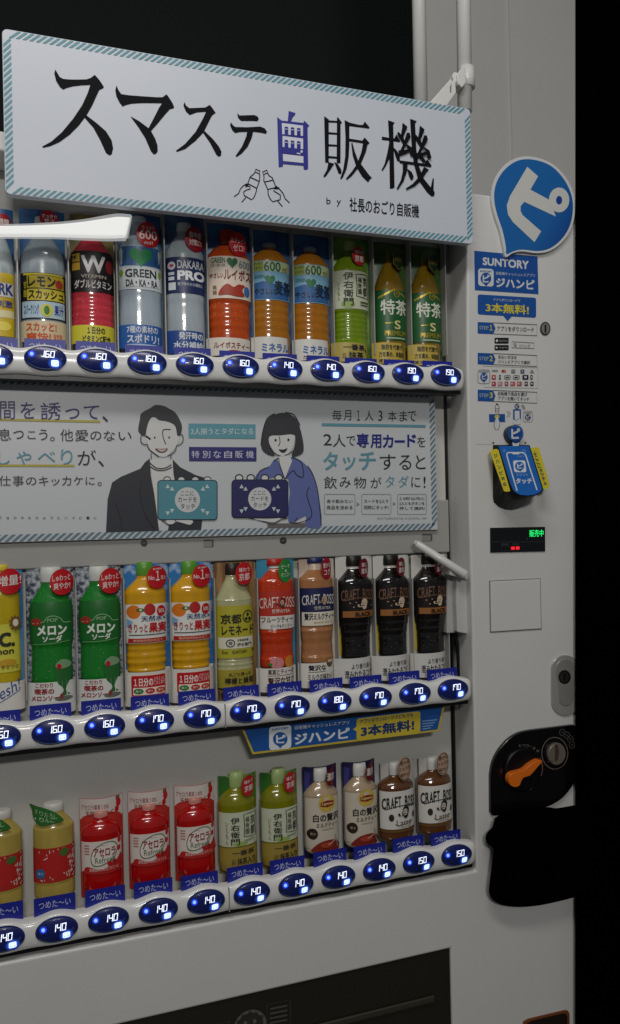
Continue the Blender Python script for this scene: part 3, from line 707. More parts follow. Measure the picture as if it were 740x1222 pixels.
# partly seen yellow sour at the left edge
p = Prod('drink_bottle', (-60, 60, 50, 520), (-20, 17, 250, 406), 0.03, label='yellow labelled bottle cut by the left edge in the top row')
p.card(DEEP); p.bottle([(120, 22), (150, 22), (170, 30), (240, 48), (330, 50), (400, 50), (515, 48)], -5, LIQ('#b9c3c6')); p.cap(92, 122, 22, WT)
p.label(285, 505, M('#d7b92c', 0.45), lambda a: (a.rect(-55, 320, 45, 368, M('#f0f0ee'), 1), a.t('PARK', -50, 322, 44, 362, DB, 2, 0.03), a.t('強刺激', -40, 380, 42, 405, DB, 2, 0.02), a.rect(-55, 415, 45, 440, M('#e9dfae'), 1), a.ell(10, 470, 26, 16, M('#f2e05a'), 1)))
p.badge(15, 100, 26, 27, DRED, [('微糖', -2, 92, 34, 112)])
# lemon squash
p = Prod('drink_bottle', (72, 66, 232, 520), (24, 78, 252, 407), 0.03, label='clear sparkling lemon bottle with black and yellow label in the top row')
p.card(DEEP); p.bottle([(110, 24), (135, 24), (160, 38), (210, 66), (260, 75), (330, 76), (430, 74), (518, 73)], 152, LIQ('#aab6bd')); p.cap(84, 112, 25, M('#c8c9c6', 0.4))
def d(a):
    a.rect(84, 292, 222, 298, M('#d9c528'), 1); a.rect(96, 300, 224, 342, M('#c9b62a'), 1); a.t('レモン', 99, 303, 196, 338, BLACK, 2, 0.03); a.rect(96, 346, 226, 384, M('#d8c535'), 1); a.t('スカッシュ', 100, 349, 224, 381, BLACK, 2, 0.03)
    a.ell(208, 325, 13, 15, M('#c33b2a'), 2); a.vt('甘酸', 84, 318, 95, 375, YEL, 2)
    a.rect(78, 388, 226, 444, M('#b8d0dc'), 1); a.ell(163, 418, 22, 22, M('#d8cf46'), 2); a.ell(163, 418, 10, 15, GREEN, 3); a.t('スパークリング', 84, 398, 136, 434, DB, 2, 0.02); a.t('果汁', 190, 398, 222, 434, DB, 2, 0.02)
p.label(290, 448, M('#1c1c1e', 0.4), d)
p.caption(448, 518, M('#d9c9a2', 0.45), lambda a: (a.t('スカッと!', 90, 455, 196, 484, M('#d8541e'), 1, 0.03), a.t('爽快!', 90, 488, 176, 514, M('#d8541e'), 1, 0.03), a.t('強炭酸', 184, 490, 216, 510, M('#d8541e'), 1, 0)))
p.badge(178, 98, 34, 31, DRED, [('すっきり', 152, 84, 204, 96), ('甘さ', 160, 98, 196, 112)])
# W vitamin
p = Prod('drink_bottle', (250, 80, 402, 528), (84.5, 136, 258, 409), 0.03, label='pink drink bottle with black label and big white letter W')
p.card(MIX('gold_print', '#4a4325', '#8a7d4a', 18)); p.bottle([(120, 22), (150, 24), (175, 42), (215, 66), (260, 69), (340, 70), (440, 70), (525, 68)], 326, LIQ('#d94a55'), [(362, 462, 4, 2)]); p.cap(92, 122, 24, M('#b9b9b4'))
p.label(212, 355, M('#1d1719', 0.4), lambda a: (a.t('W', 286, 230, 370, 290, M('#ece8e8'), 2, 0.03), a.t('VITAMIN', 285, 296, 372, 308, M('#d8cfc0'), 2), a.t('ダブルビタミン', 262, 314, 392, 344, M('#efe9e6'), 2, 0.03), a.rect(256, 222, 282, 250, M('#c7a02c'), 1), a.rect(256, 254, 282, 280, M('#b58c25'), 1), a.ell(384, 262, 13, 24, M('#8f2028'), 1)))
p.caption(464, 527, M('#d8cf3c', 0.45), lambda a: (a.t('1日分の', 304, 471, 366, 495, INK, 1, 0.03), a.t('ビタミンC配合', 288, 500, 386, 523, INK, 1, 0.03)))
# sports drink with heart
p = Prod('drink_bottle', (418, 80, 570, 548), (141.5, 193, 257, 415), 0.035, label='pale sports drink bottle with green heart label and red 600 badge')
p.card(DEEP); p.bottle([(105, 26), (135, 28), (160, 52), (195, 68), (250, 71), (340, 71), (380, 68), (460, 71), (545, 70)], 495, LIQ('#bccad4')); p.cap(82, 108, 26, M('#c3cdd4'))
def d(a):
    a.rect(424, 200, 566, 268, DEEP, 1); heart(a, 494, 236, 40, 34, M('#1d8a4a'), 2); a.rect(432, 276, 558, 340, M('#dfe5e6'), 1)
    a.t('GREEN', 440, 280, 548, 309, M('#223036'), 2, 0.03); a.t('DA・KA・RA', 442, 316, 552, 340, M('#223036'), 2, 0.03)
    for x in (428, 560): a.ell(x, 292, 6, 12, M('#8aa83a'), 2)
p.label(198, 350, M('#cdd6da', 0.45), d)
p.caption(466, 546, M('#2b62ae', 0.42), lambda a: (a.t('7種の素材の', 444, 470, 552, 495, M('#e4eaf2'), 1, 0.02), a.t('スポドリ!', 444, 499, 556, 529, M('#e4eaf2'), 1, 0.03), a.rect(444, 533, 556, 541, M('#bcd0e8'), 1)))
p.badge(524, 152, 40, 44, RED, [('たっぷり', 502, 122, 546, 134), ('600', 492, 138, 556, 170), ('ml!', 510, 174, 540, 186)])
# PRO
p = Prod('drink_bottle', (585, 84, 722, 566), (198, 244.5, 258, 421), 0.035, label='grey white sports drink bottle with navy label and caption of white letters')
p.card(MIX('star_print', '#1c3f74', '#6f95bb', 30, 'noise', 0.4, 0.8)); p.bottle([(135, 22), (150, 24), (170, 40), (215, 62), (250, 65), (360, 65), (400, 61), (470, 65), (565, 64)], 655, LIQ('#c0cbd2')); p.cap(106, 138, 24, M('#d7dadc'))
p.label(238, 362, M('#1c2c5c', 0.4), lambda a: (a.t('DAKARA', 622, 250, 718, 278, M('#dfe3ea'), 2, 0.02), a.t('PRO', 622, 285, 720, 318, M('#eef0f4'), 2, 0.05), a.ell(604, 268, 12, 14, M('#e3e3e6'), 2), heart(a, 604, 268, 6, 6, RED, 3), a.t('発汗時の水分補給に', 622, 326, 712, 338, PALE, 2, 0), a.rect(594, 290, 612, 300, PALE, 2), a.rect(594, 306, 612, 318, PALE, 2), a.rect(594, 326, 616, 352, PALE, 2)))
p.caption(486, 564, M('#234a92', 0.42), lambda a: (a.t('発汗時の', 626, 491, 712, 517, M('#e4eaf2'), 1, 0.03), a.t('水分補給!', 608, 523, 718, 549, M('#e4eaf2'), 1, 0.03)))
p.badge(690, 166, 36, 44, DRED, [('熱中症', 668, 142, 714, 164), ('対策に!', 668, 168, 714, 190)])
# rooibos
p = Prod('drink_bottle', (75, 85, 300, 742), (247.2, 299, 269, 424), 0.04, label='orange red rooibos tea bottle with cream label and caffeine free badge')
p.card(DEEP); p.bottle([(165, 36), (180, 38), (205, 70), (250, 102), (300, 105), (460, 104), (480, 98), (560, 100), (660, 96), (735, 94)], 192, LIQ('#cf5a24'), [(470, 640, 4, 3)]); p.cap(106, 166, 40, M('#b4251f', 0.35))
def d(a):
    a.t('GREEN', 94, 266, 160, 292, M('#2c6a44'), 2, 0.02); a.t('DA・KA・RA', 94, 296, 160, 310, M('#2c6a44'), 2); heart(a, 195, 288, 28, 28, M('#1f6f3e'), 2); a.t('600', 230, 276, 292, 312, M('#3f7f86'), 2, 0.0)
    a.t('やさしい', 88, 342, 150, 366, M('#7c1d1d'), 2, 0.02); a.t('ルイボス', 152, 322, 298, 374, M('#6f1616'), 2, 0.02)
    a.poly(crom([(125, 450), (140, 415), (170, 395), (200, 410), (225, 395), (262, 398), (245, 420), (258, 450), (215, 455), (170, 448)], 3, True), M('#a8361c'), 2); a.ell(272, 425, 17, 26, M('#3a6fae'), 2)
    a.vt('無糖', 100, 400, 118, 450, M('#8a6a4a'), 2)
p.label(258, 466, M('#e7d6c4', 0.45), d)
p.caption(652, 741, M('#e4ddd0', 0.45), lambda a: (a.t('ルイボスティー', 104, 674, 292, 706, M('#86221d'), 1, 0.02), a.ell(205, 722, 38, 10, M('#a23a22'), 1)))
p.badge(238, 186, 50, 60, RED, [('カフェイン', 198, 160, 280, 182), ('ゼロ!', 208, 188, 270, 222)])
# barley tea
p = Prod('drink_bottle', (310, 118, 505, 756), (301, 346.5, 277, 427), 0.04, label='left of the two amber barley tea bottles with blue label')
p.card(DEEP); p.bottle([(190, 30), (205, 32), (222, 58), (265, 90), (320, 95), (470, 95), (500, 90), (560, 94), (650, 91), (750, 90)], 408, LIQ('#b9792a'), [(480, 640, 4, 3)]); p.cap(172, 195, 34, M('#8d9aa0', 0.3))
def d(a):
    a.rect(316, 282, 360, 330, M('#a8b53a'), 1); a.t('すっきり', 318, 286, 358, 300, M('#24508a'), 2); a.t('ミネラル', 318, 308, 358, 324, M('#24508a'), 2); a.rect(360, 282, 500, 330, M('#c9d9a0'), 1); a.t('600', 362, 284, 446, 330, M('#1f6a58'), 2, 0.02); a.t('ml', 456, 300, 484, 330, M('#8a7a4a'), 2)
    a.poly([(312, 392), (360, 380), (440, 396), (504, 384), (504, 468), (312, 468)], M('#2c5f96'), 1)
    a.t('GREEN', 322, 350, 366, 366, M('#3f7f86'), 2); heart(a, 391, 372, 25, 25, M('#1f6f3e'), 2); a.t('やさしい', 318, 416, 412, 446, M('#141a2a'), 2, 0.015); a.t('麦茶', 412, 374, 504, 446, M('#141a2a'), 2, 0.02)
p.label(278, 472, M('#7fb2cc', 0.45), d)
p.caption(648, 755, M('#dcdcd4', 0.45), lambda a: (a.t('ミネラル!', 352, 680, 500, 722, M('#2f63b4'), 1, 0.03), a.t('カフェインゼロ', 352, 728, 500, 748, M('#8a2a22'), 1, 0.02)))
d2 = dup(p, (349.2, 394.2, 282, 429.5), 'right of the two amber barley tea bottles with blue label'); grp(p, 'barley tea bottles', [d2])
# green tea, top row
p = Prod('drink_bottle', (30, 78, 205, 656), (397.3, 440, 285, 431), 0.03, label='tall green tea bottle with white vertical lettering in the top row')
p.card(MIX('leaf_print', '#3a6a22', '#7fae46', 20)); p.bottle([(130, 26), (150, 28), (175, 50), (220, 74), (260, 78), (410, 78), (440, 74), (560, 76), (650, 74)], 122, LIQ('#7f9a28'), [(425, 560, 6, 2)]); p.cap(88, 134, 28, M('#a7bf6a', 0.35))
def tea_label(a, x0, x1, fx0, fx1, y0, y1, fy0, fy1):
    a.vt('伊右衛門', x0, y0, x1, y1, M('#20261c'), 2, 0.02)
    a.stroke([(fx0, fy0+4), ((fx0+fx1)/2, fy0+1), (fx1, fy0), (fx1-4, (fy0+fy1)/2), (fx1, fy1), ((fx0+fx1)/2, fy1-4), (fx0, fy1-8), (fx0+4, (fy0+fy1)/2)], 4, M('#20301c'), 2, closed=True)
    xm = (fx0+fx1)/2; a.vt('京都', xm+2, fy0+10, fx1-8, fy1-8, M('#20261c'), 2, 0.02); a.vt('福寿園', fx0+8, fy0+16, xm-4, fy1-16, M('#20261c'), 2, 0.01)
p.label(240, 416, M('#c3c9ae', 0.45), lambda a: (tea_label(a, 72, 116, 130, 195, 246, 405, 252, 365), a.vt('いえもん', 50, 290, 58, 380, M('#3a4a2c'), 2, 0), a.ell(92, 395, 30, 18, M('#8fa858'), 1), a.rect(150, 380, 196, 388, M('#4d5a3c'), 2), a.rect(150, 394, 192, 400, M('#4d5a3c'), 2)))
p.caption(566, 655, M('#b5a452', 0.45), lambda a: (a.t('一番茶', 74, 574, 180, 602, DK, 1, 0.03), a.rect(182, 592, 190, 606, DK, 1), a.t('抹茶', 96, 608, 172, 640, DK, 1, 0.03), a.vt('石臼', 70, 616, 86, 640, M('#7a3a1c'), 1)))
p.badge(160, 162, 37, 44, M('#b01c22', 0.4), [('味わう', 138, 136, 184, 154), ('京都', 136, 160, 186, 190)])
# health tea
p = Prod('drink_bottle', (232, 84, 392, 668), (446.5, 485.3, 291, 433), 0.03, label='left of the two amber bottles with deep green label in the top row')
p.card(MIX('dark_leaf_print', '#25401f', '#4a6a30', 20)); p.bottle([(140, 18), (170, 19), (195, 30), (250, 52), (300, 66), (360, 68), (560, 68), (600, 66), (665, 66)], 318, LIQ('#93761e')); p.cap(98, 148, 21, M('#5a6a32', 0.4))
def d(a):
    G = M('#b9a23a', 0.35, metal=0.4); a.poly([(252, 350), (285, 330), (318, 312), (350, 330), (384, 345), (384, 352), (318, 322), (252, 360)], G, 1)
    a.ell(330, 335, 15, 20, G, 2); a.ell(330, 335, 11, 16, M('#14502a'), 3); a.t('茶', 323, 326, 337, 345, G, 4)
    a.t('特茶', 258, 366, 384, 440, M('#d9dfcd'), 2, 0.02); a.stroke([(275, 480), (308, 478)], 4, G, 2); a.t('S', 316, 466, 346, 508, M('#d8cf8a'), 2, 0.02); a.t('PREMIUM', 272, 516, 376, 540, G, 2, 0.02); a.rect(280, 548, 372, 554, M('#b8c6a8'), 2)
p.label(318, 562, M('#1c5a2c', 0.4), d)
p.caption(566, 667, M('#c4ac4a', 0.45), lambda a: (a.t('脂肪を代謝する', 264, 575, 384, 600, DK, 1, 0.02), a.t('力を高め、体脂肪を', 254, 609, 388, 635, DK, 1, 0.02), a.t('減らすのを助ける', 254, 644, 386, 662, DK, 1, 0.02)))
a = Art(p.f_tag, p.step()); hx = [(358+34*math.cos(rad(60*i+30)), 160+50*math.sin(rad(60*i+30))) for i in range(6)]
a.poly(hx, M('#10280f', 0.4), 0); a.stroke(hx, 3, M('#8a7a2c'), 1, closed=True); a.t('特茶', 336, 150, 380, 172, M('#8a7a2c'), 1); a.build('badge', p.root, False)
d2 = dup(p, (488.7, 526.5, 295, 435), 'right of the two amber bottles with deep green label, last in the top row'); grp(p, 'amber health tea bottles', [d2])

# --- middle row
p = Prod('drink_bottle', (-110, 112, 130, 905), (-24, 28, 675, 848), -0.03, label='yellow lemon soda bottle cut by the left edge in the middle row')
p.card(MIX('blue_edge_print', '#2f74b4', '#5fa0d0', 12)); p.bottle([(140, 45), (165, 48), (200, 70), (290, 112), (420, 112), (460, 106), (700, 112), (745, 112)], -5, LIQ('#d8c02a')); p.cap(112, 145, 50, M('#e0c93a'))
p.label(430, 690, M('#d9d24a', 0.45), lambda a: (a.t('C.C.', -90, 475, 82, 552, M('#27331e'), 2, 0.05), a.t('Lemon', -90, 558, 76, 592, M('#27331e'), 2, 0.03), a.ell(40, 640, 50, 22, M('#c9a028'), 1), a.t('ビタミンC', -20, 650, 100, 672, M('#4a4a22'), 2)))
def d(a):
    a.t4('Fresh!', (-70, 800), (100, 728), (106, 790), (-64, 868), M('#2f4f9c'), 1, 0.0); a.stroke([(-40, 870), (104, 796)], 4, M('#2f4f9c'), 1)
p.caption(748, 904, M('#e6e4da', 0.45), d)
a = Art(p.f_tag, p.step()); sp = [(84+36*(1 if i % 2 else .75)*math.cos(i*math.pi/10), 428+42*(1 if i % 2 else .75)*math.sin(i*math.pi/10)) for i in range(20)]
a.poly(sp, M('#7a5a26'), 0); a.ell(86, 428, 15, 20, M('#e6dfc8'), 1); a.build('seal', p.root, False)
p.badge(58, 206, 66, 70, RED, [('増量!', -4, 176, 120, 232)])
# melon soda
p = Prod('drink_bottle', (149, 120, 412, 912), (32.3, 89, 677, 851), -0.04, label='left of the two green melon soda bottles in the middle row')
p.card(ICE, [lambda a: a.rect(150, 760, 411, 911, M('#dfe0da'), 1)])
p.bottle([(200, 52), (225, 54), (255, 70), (300, 100), (330, 110), (420, 112), (530, 110), (560, 105), (700, 108), (736, 106)], 285, LIQ('#2c8a36')); p.cap(124, 205, 56, M('#cfd2cc', 0.4))
p.lathe('shoulder', [(198, 53), (228, 55), (258, 73), (300, 101), (318, 107)], 285, M('#b9bfba', 0.3), sc=1.02)
def d(a):
    a.stroke([(180, 420), (240, 412), (262, 388), (300, 382), (336, 398), (352, 418), (390, 420)], 4, M('#8fc089'), 2, 4); a.t('POP', 262, 394, 318, 414, M('#8fc089'), 2, 0.02)
    a.ell(202, 412, 28, 20, M('#a52a24'), 2); a.t('メロン', 205, 430, 368, 484, M('#e8efe2'), 3, 0.05); a.t('ソーダ', 234, 486, 342, 520, M('#e8efe2'), 3, 0.04); a.stroke([(182, 530), (280, 528), (384, 520)], 4, M('#6aa866'), 2)
    random.seed(3)
    for i in range(16): x, y = random.uniform(190, 380), random.uniform(320, 400); a.stroke([(x, y), (x+9, y+6)], 2.5, M('#2e7a30'), 1)
p.label(308, 525, M('#1f6a2a', 0.4), d)
def d(a):
    a.t('こだわり', 190, 742, 286, 765, M('#9c1b24'), 1, 0.02); a.t('喫茶の', 186, 770, 292, 801, M('#9c1b24'), 1, 0.04); a.t('メロンソーダ', 168, 806, 346, 836, M('#9c1b24'), 1, 0.04); a.ell(345, 830, 50, 14, M('#6d7468'), 0.5)
p.caption(738, 911, M('#dfe0da', 0.45), d)
a = Art(p.f_tag, p.step()); a.poly(crom([(303, 632), (384, 625), (388, 670), (382, 725), (360, 768), (360, 792), (382, 808), (322, 812), (342, 792), (338, 770), (308, 740), (300, 690)], 3, True), M('#256a2e'), 0); a.poly(crom([(306, 640), (340, 618), (382, 630), (386, 655), (340, 668), (306, 662)], 3, True), M('#7fa07a'), 1); a.ell(322, 656, 13, 14, RED, 2); a.build('soda_picture', p.root, False)
p.badge(346, 208, 66, 70, RED, [('しゅわっと', 294, 172, 394, 206), ('爽やか!', 300, 212, 392, 250)])
d2 = dup(p, (91.3, 145, 674.5, 846.5), 'right of the two green melon soda bottles in the middle row'); grp(p, 'melon soda bottles', [d2])
# orange
p = Prod('drink_bottle', (40, 96, 268, 830), (149, 201.7, 671.5, 841), -0.03, label='left of the two orange juice bottles with red fruit label in the middle row')
p.card(SKY, [lambda a: a.rect(41, 640, 267, 829, M('#e4e0d6'), 1)])
p.bottle([(165, 40), (180, 42), (195, 56), (240, 98), (280, 101), (320, 101), (500, 99), (530, 94), (600, 98), (640, 92), (652, 90)], 152, LIQ('#ecb40e'), [(500, 640, 4, 4)]); p.cap(97, 166, 42, M('#5a9a30', 0.35))
def d(a):
    a.ell(85, 345, 34, 34, M('#e07a1a'), 1); a.ell(165, 335, 30, 30, M('#b8231f'), 1); a.ell(225, 345, 24, 28, RED, 2); a.t('50%', 210, 335, 242, 355, WT, 3); a.ell(118, 336, 22, 9, M('#2f6a34'), 2); a.ell(118, 336, 8, 5, M('#e8dca0'), 3)
    a.t('天然水×', 120, 366, 250, 394, M('#1f3f7c'), 3, 0.02); a.t('きりっと', 58, 406, 152, 448, M('#a0161f'), 3, 0.02); a.t('果実', 158, 400, 252, 452, RED, 3, 0.04); a.rect(60, 460, 246, 464, DK, 2); a.rect(56, 480, 250, 502, M('#b8231f'), 2); a.t('無添加天然水仕立て', 80, 485, 230, 497, M('#efd9b0'), 3, 0)
    a.poly([(52, 380), (80, 395), (70, 420), (52, 425)], M('#7fb0d4'), 1)
p.label(308, 506, M('#e6e6e0', 0.45), d)
def d(a):
    a.rect(70, 672, 244, 776, RED, 0.6, 8); a.t('1日分の', 82, 684, 178, 726, M('#f4ece6'), 1.4, 0.03); a.t('ビタミンC\nこれ1本で', 184, 682, 240, 722, M('#f4ece6'), 1.4, 0.0); a.rect(78, 732, 238, 769, M('#efe6d4'), 1.2, 4)
    for x, m in ((104, GREEN), (162, RED), (216, M('#c8421f'))): a.ell(x, 750, 24, 14, m, 1.8); a.t('果汁', x-14, 744, x+14, 756, WT, 2.4, 0)
p.caption(655, 829, M('#e4e0d6', 0.45), d)
p.badge(210, 178, 54, 58, RED, [('No.', 164, 170, 200, 192), ('1', 203, 146, 224, 196), ('売上', 230, 170, 258, 192), ('果汁飲料', 188, 132, 236, 142)])
d2 = dup(p, (202.6, 253.8, 671, 836.5), 'right of the two orange juice bottles, beside the pale lemonade'); grp(p, 'orange juice bottles', [d2])
# lemonade
p = Prod('drink_bottle', (508, 92, 720, 812), (256.7, 305.3, 670.5, 834), -0.03, label='pale lemonade bottle with yellow green label and brown cap')
p.card(MIX('wood_print', '#6b4a2c', '#a07a4e', 25, stretch=(6, 1, 0.6)))
p.bottle([(165, 36), (185, 38), (240, 66), (290, 88), (320, 90), (590, 90), (600, 84), (625, 88), (660, 88), (740, 84)], 612, LIQ('#c9c79c'), [(600, 650, 2, 3)]); p.cap(102, 164, 38, M('#2a1c14', 0.4))
def d(a):
    a.t('京都', 534, 362, 636, 412, M('#23241a'), 2, 0.03); a.ring(671, 378, 26, 30, 5, M('#23241a'), 2); a.ell(671, 368, 7, 10, M('#23241a'), 2); a.ell(662, 390, 8, 8, M('#23241a'), 2); a.ell(681, 390, 8, 8, M('#23241a'), 2)
    a.t('レモネード', 538, 420, 704, 470, M('#23241a'), 2, 0.03); a.rect(524, 482, 700, 540, M('#dedbc8'), 1); a.ring(578, 512, 20, 18, 5, INK, 2); a.t('寿', 568, 502, 588, 522, INK, 2); a.t('伊右衛門', 610, 512, 690, 530, INK, 2, 0.02); a.t('京都福寿園', 612, 492, 672, 504, INK, 2); a.t('SUNTORY', 586, 550, 664, 566, M('#33341f'), 2, 0.02); a.t('Eco', 538, 550, 565, 566, M('#33341f'), 2); a.rect(694, 546, 702, 562, INK, 2)
p.label(320, 590, M('#b5ad30', 0.45), d)
p.label(650, 745, M('#a99c38', 0.45), lambda a: (a.t('丸ごと搾った', 566, 664, 686, 684, M('#2a2618'), 2, 0.02), a.t('檸檬と蜂蜜', 548, 690, 700, 724, M('#2a2618'), 2, 0.03), a.t('使用', 590, 730, 650, 744, M('#2a2618'), 2)), 'lower_label')
p.badge(664, 160, 48, 58, RED, [('味わう', 636, 130, 694, 154), ('京都', 634, 160, 694, 198)])
# fruit tea
p = Prod('drink_bottle', (38, 88, 272, 885), (307.2, 351.6, 667.5, 824), -0.03, label='peach red fruit tea bottle with green badge and white band')
p.card(MIX('teal_print', '#2a7fa0', '#3f97b4', 10), [lambda a: a.rect(39, 735, 271, 884, M('#e3dfd6'), 1)])
p.bottle([(145, 40), (160, 44), (190, 72), (215, 100), (250, 106), (420, 106), (520, 100), (600, 94), (680, 98), (735, 98)], 165, LIQ('#d2492c'), [(520, 680, 3, 2)]); p.cap(90, 128, 50, M('#b5241c', 0.35)); p.lathe('neck', [(126, 40), (148, 41), (162, 46), (176, 60)], 165, M('#cfd0c8', 0.25), sc=1.02)
def d(a):
    a.arch('CRAFT BOSS', 52, 272, 345, 62, 8, M('#e6d6cc'), 2, 0.0); man(a, 182, 350, 32, M('#4a1a14'), 3, M('#cf9a86')); a.t('世界のTEA', 118, 386, 232, 412, M('#ecdccf'), 2, 0.01); a.rect(58, 428, 272, 506, M('#e4e0d8'), 2); a.t('フルーツティー', 62, 434, 252, 468, DK, 3, 0.02); a.t('ピーチ&マンゴー', 112, 476, 244, 498, DK, 3, 0.01)
p.label(282, 506, M('#b8382a', 0.4), d)
def d(a):
    a.t('果実とティーの', 96, 748, 268, 782, M('#4a1a18'), 1, 0.02); a.stroke([(94, 787), (268, 789)], 3, M('#8a3a2c'), 1); a.t('贅沢な甘さ', 96, 796, 272, 842, M('#4a1a18'), 1, 0.03); a.stroke([(94, 849), (268, 851)], 3, M('#8a3a2c'), 1)
p.caption(742, 884, M('#e3dfd6', 0.45), d)
a = Art(p.f_tag, p.step()); a.ell(152, 712, 44, 34, M('#d98a8c'), 0); a.ell(235, 708, 32, 36, M('#d8872c'), 0); a.ell(110, 720, 14, 9, GREEN, 1); a.stroke([(152, 690), (140, 735)], 3, M('#b85f62'), 1); a.build('fruit_picture', p.root, False)
p.badge(222, 166, 50, 70, M('#2a8a3a', 0.4), [('ピーチ', 192, 130, 252, 154), ('&', 214, 158, 230, 174), ('マンゴー', 188, 178, 258, 204)])
# milk tea
p = Prod('drink_bottle', (305, 86, 525, 872), (357.7, 399.3, 666.8, 819), -0.03, label='light brown milk tea bottle with navy label and navy cap')
p.card(MIX('cream_print', '#b09a84', '#e2dbd0', 14, 'noise', 0.4, 0.65), [lambda a: a.rect(306, 720, 524, 871, M('#e3dfd6'), 1)])
p.bottle([(140, 38), (155, 42), (185, 70), (210, 96), (250, 100), (420, 100), (520, 96), (600, 90), (680, 94), (718, 94)], 420, LIQ('#b9825a'), [(520, 680, 3, 2)]); p.cap(84, 116, 48, M('#23275c', 0.35)); p.lathe('neck', [(115, 40), (140, 40), (158, 46), (172, 58)], 420, M('#cbb8a6', 0.25), sc=1.02)
def d(a):
    a.arch('CRAFT BOSS', 320, 520, 332, 60, 8, M('#dcd8d2'), 2, 0.01); man(a, 444, 340, 28, M('#b9987a'), 3, None, M('#1f2450')); a.t('世界のTEA', 384, 374, 490, 398, M('#cfc6ba'), 2, 0.01); a.rect(320, 410, 522, 492, M('#e4dccb'), 2); a.t('贅沢ミルクティー', 330, 416, 516, 458, DK, 3, 0.03); a.t('special blend', 380, 464, 496, 482, M('#a8893f'), 3, 0)
p.label(264, 492, M('#1f2450', 0.4), d)
p.caption(722, 871, M('#e3dfd6', 0.45), lambda a: (a.t('贅沢な', 354, 734, 462, 768, DK, 1, 0.03), a.stroke([(352, 777), (462, 775)], 3, INK, 1), a.t('ミルクの味わい', 350, 787, 508, 824, DK, 1, 0.02), a.stroke([(350, 836), (508, 830)], 3, INK, 1), a.ell(490, 728, 24, 26, M('#6a4a2c'), 1), a.ell(490, 716, 18, 9, M('#d8c4a4'), 2)))
p.badge(484, 156, 40, 68, DRED, [('豊かな', 456, 122, 514, 152), ('コク', 462, 160, 508, 196)])
# black coffee
p = Prod('drink_bottle', (200, 92, 385, 735), (446, 488.2, 662.5, 810), -0.025, label='middle of the three black coffee bottles in the middle row')
p.card(M('#cfccc6', 0.5), [lambda a: a.poly([(201, 330), (220, 400), (240, 470), (246, 540), (225, 590), (201, 600)], M('#c8b42c'), 1)])
p.bottle([(148, 30), (165, 34), (190, 52), (225, 78), (260, 81), (400, 80), (480, 70), (560, 66), (606, 68)], 306, LIQ('#150f0d', True, 0.15), [(410, 520, 3, 2)]); p.cap(94, 146, 38, M('#16120f', 0.4)); p.lathe('neck', [(144, 32), (166, 34), (182, 46)], 306, M('#bdbab4', 0.2), sc=1.03)
def d(a):
    a.arch('CRAFT BOSS', 226, 386, 285, 52, 10, M('#7d5a44'), 2, 0.0); a.stroke([(240, 318), (280, 306), (330, 306), (372, 316)], 3, M('#7d5a44'), 2, 4); man(a, 328, 336, 28, M('#cbb49a'), 3, None, M('#2a1d16'))
    for x, y in ((262, 330), (278, 350), (290, 326), (372, 345)): a.ell(x, y, 4, 3, M('#a8917a'), 2, 10)
    a.rect(232, 370, 382, 402, M('#96602c'), 2); a.t('BLACK', 284, 376, 366, 398, M('#20120a'), 3, 0.05)
p.label(240, 404, M('#181110', 0.35), d)
p.caption(610, 734, M('#d6d4cf', 0.45), lambda a: (a.t('より香り高く', 272, 638, 382, 664, DK, 1, 0.01), a.t('澄みわたるコク', 240, 670, 386, 708, DK, 1, 0.02)))
p.badge(350, 160, 32, 48, M('#6e1420', 0.4), [('更に', 334, 136, 366, 156), ('進化', 332, 162, 370, 190)])
d2 = dup(p, (402.2, 444, 664, 813.5), 'leftmost of the three black coffee bottles, beside the milk tea'); d3 = dup(p, (492, 532, 661.5, 806.5), 'rightmost of the three black coffee bottles, behind the slanting white tube'); grp(p, 'black coffee bottles', [d2, d3])

# --- bottom row
SG = 0.010
p = Prod('drink_bottle', (180, 182, 410, 720), (39, 88.7, 959.5, 1075.7), -0.15, SG, label='whole pale apple drink bottle with red label and green leaf tag')
p.bottle([(225, 52), (250, 58), (285, 88), (320, 110), (360, 113), (400, 111), (590, 111), (610, 106), (660, 108), (700, 98)], 297, LIQ('#c9b266', False)); p.cap(186, 232, 54, M('#cfcdc6', 0.4))
def d(a):
    random.seed(5)
    for i in range(26):
        x, y = random.uniform(200, 405), random.choice((random.uniform(425, 450), random.uniform(550, 588))); a.stroke([(x, y), (x+random.uniform(-6, 6), y-9)], 4, M('#d8ccc0'), 1)
    for i in range(22): x, y = random.uniform(370, 402), random.uniform(430, 590); a.stroke([(x, y), (x+6, y-10)], 4, M('#e0d6ca'), 1)
    a.ell(352, 440, 26, 22, M('#4a6a30'), 2); a.ell(222, 545, 25, 27, M('#2c6a9c'), 2); a.t('果汁', 208, 536, 238, 552, M('#b9d0e0'), 3); a.ell(290, 500, 82, 70, M('#b8201d'), 0.6); a.stroke([(240, 470), (262, 458)], 6, M('#e6b8a8'), 2)
p.label(410, 596, M('#b3271f', 0.4), d)
a = Art(p.f_tag, p.step()); a.poly(crom([(168, 212), (190, 206), (250, 210), (310, 232), (354, 276), (300, 290), (240, 308), (205, 300), (186, 270), (182, 238)], 3, True), M('#2f6f2c', 0.4), 0)
for i, ch in enumerate('すりおろし'): a.t(ch, 196+i*26, 224+i*4, 216+i*26, 250+i*4, M('#a8c49a'), 1, 0.0)
for i, ch in enumerate('りんご'): a.t(ch, 222+i*30, 262-i*2, 246+i*30, 288-i*2, M('#b8d0aa'), 1, 0.01)
a.ell(200, 275, 4, 4, WT, 1, 8); a.build('leaf_tag', p.root, False)
d2 = dup(p, (-25, 28.5, 972, 1087), 'pale apple drink bottle with red label, cut by the left edge in the bottom row'); grp(p, 'apple drink bottles', [d2])
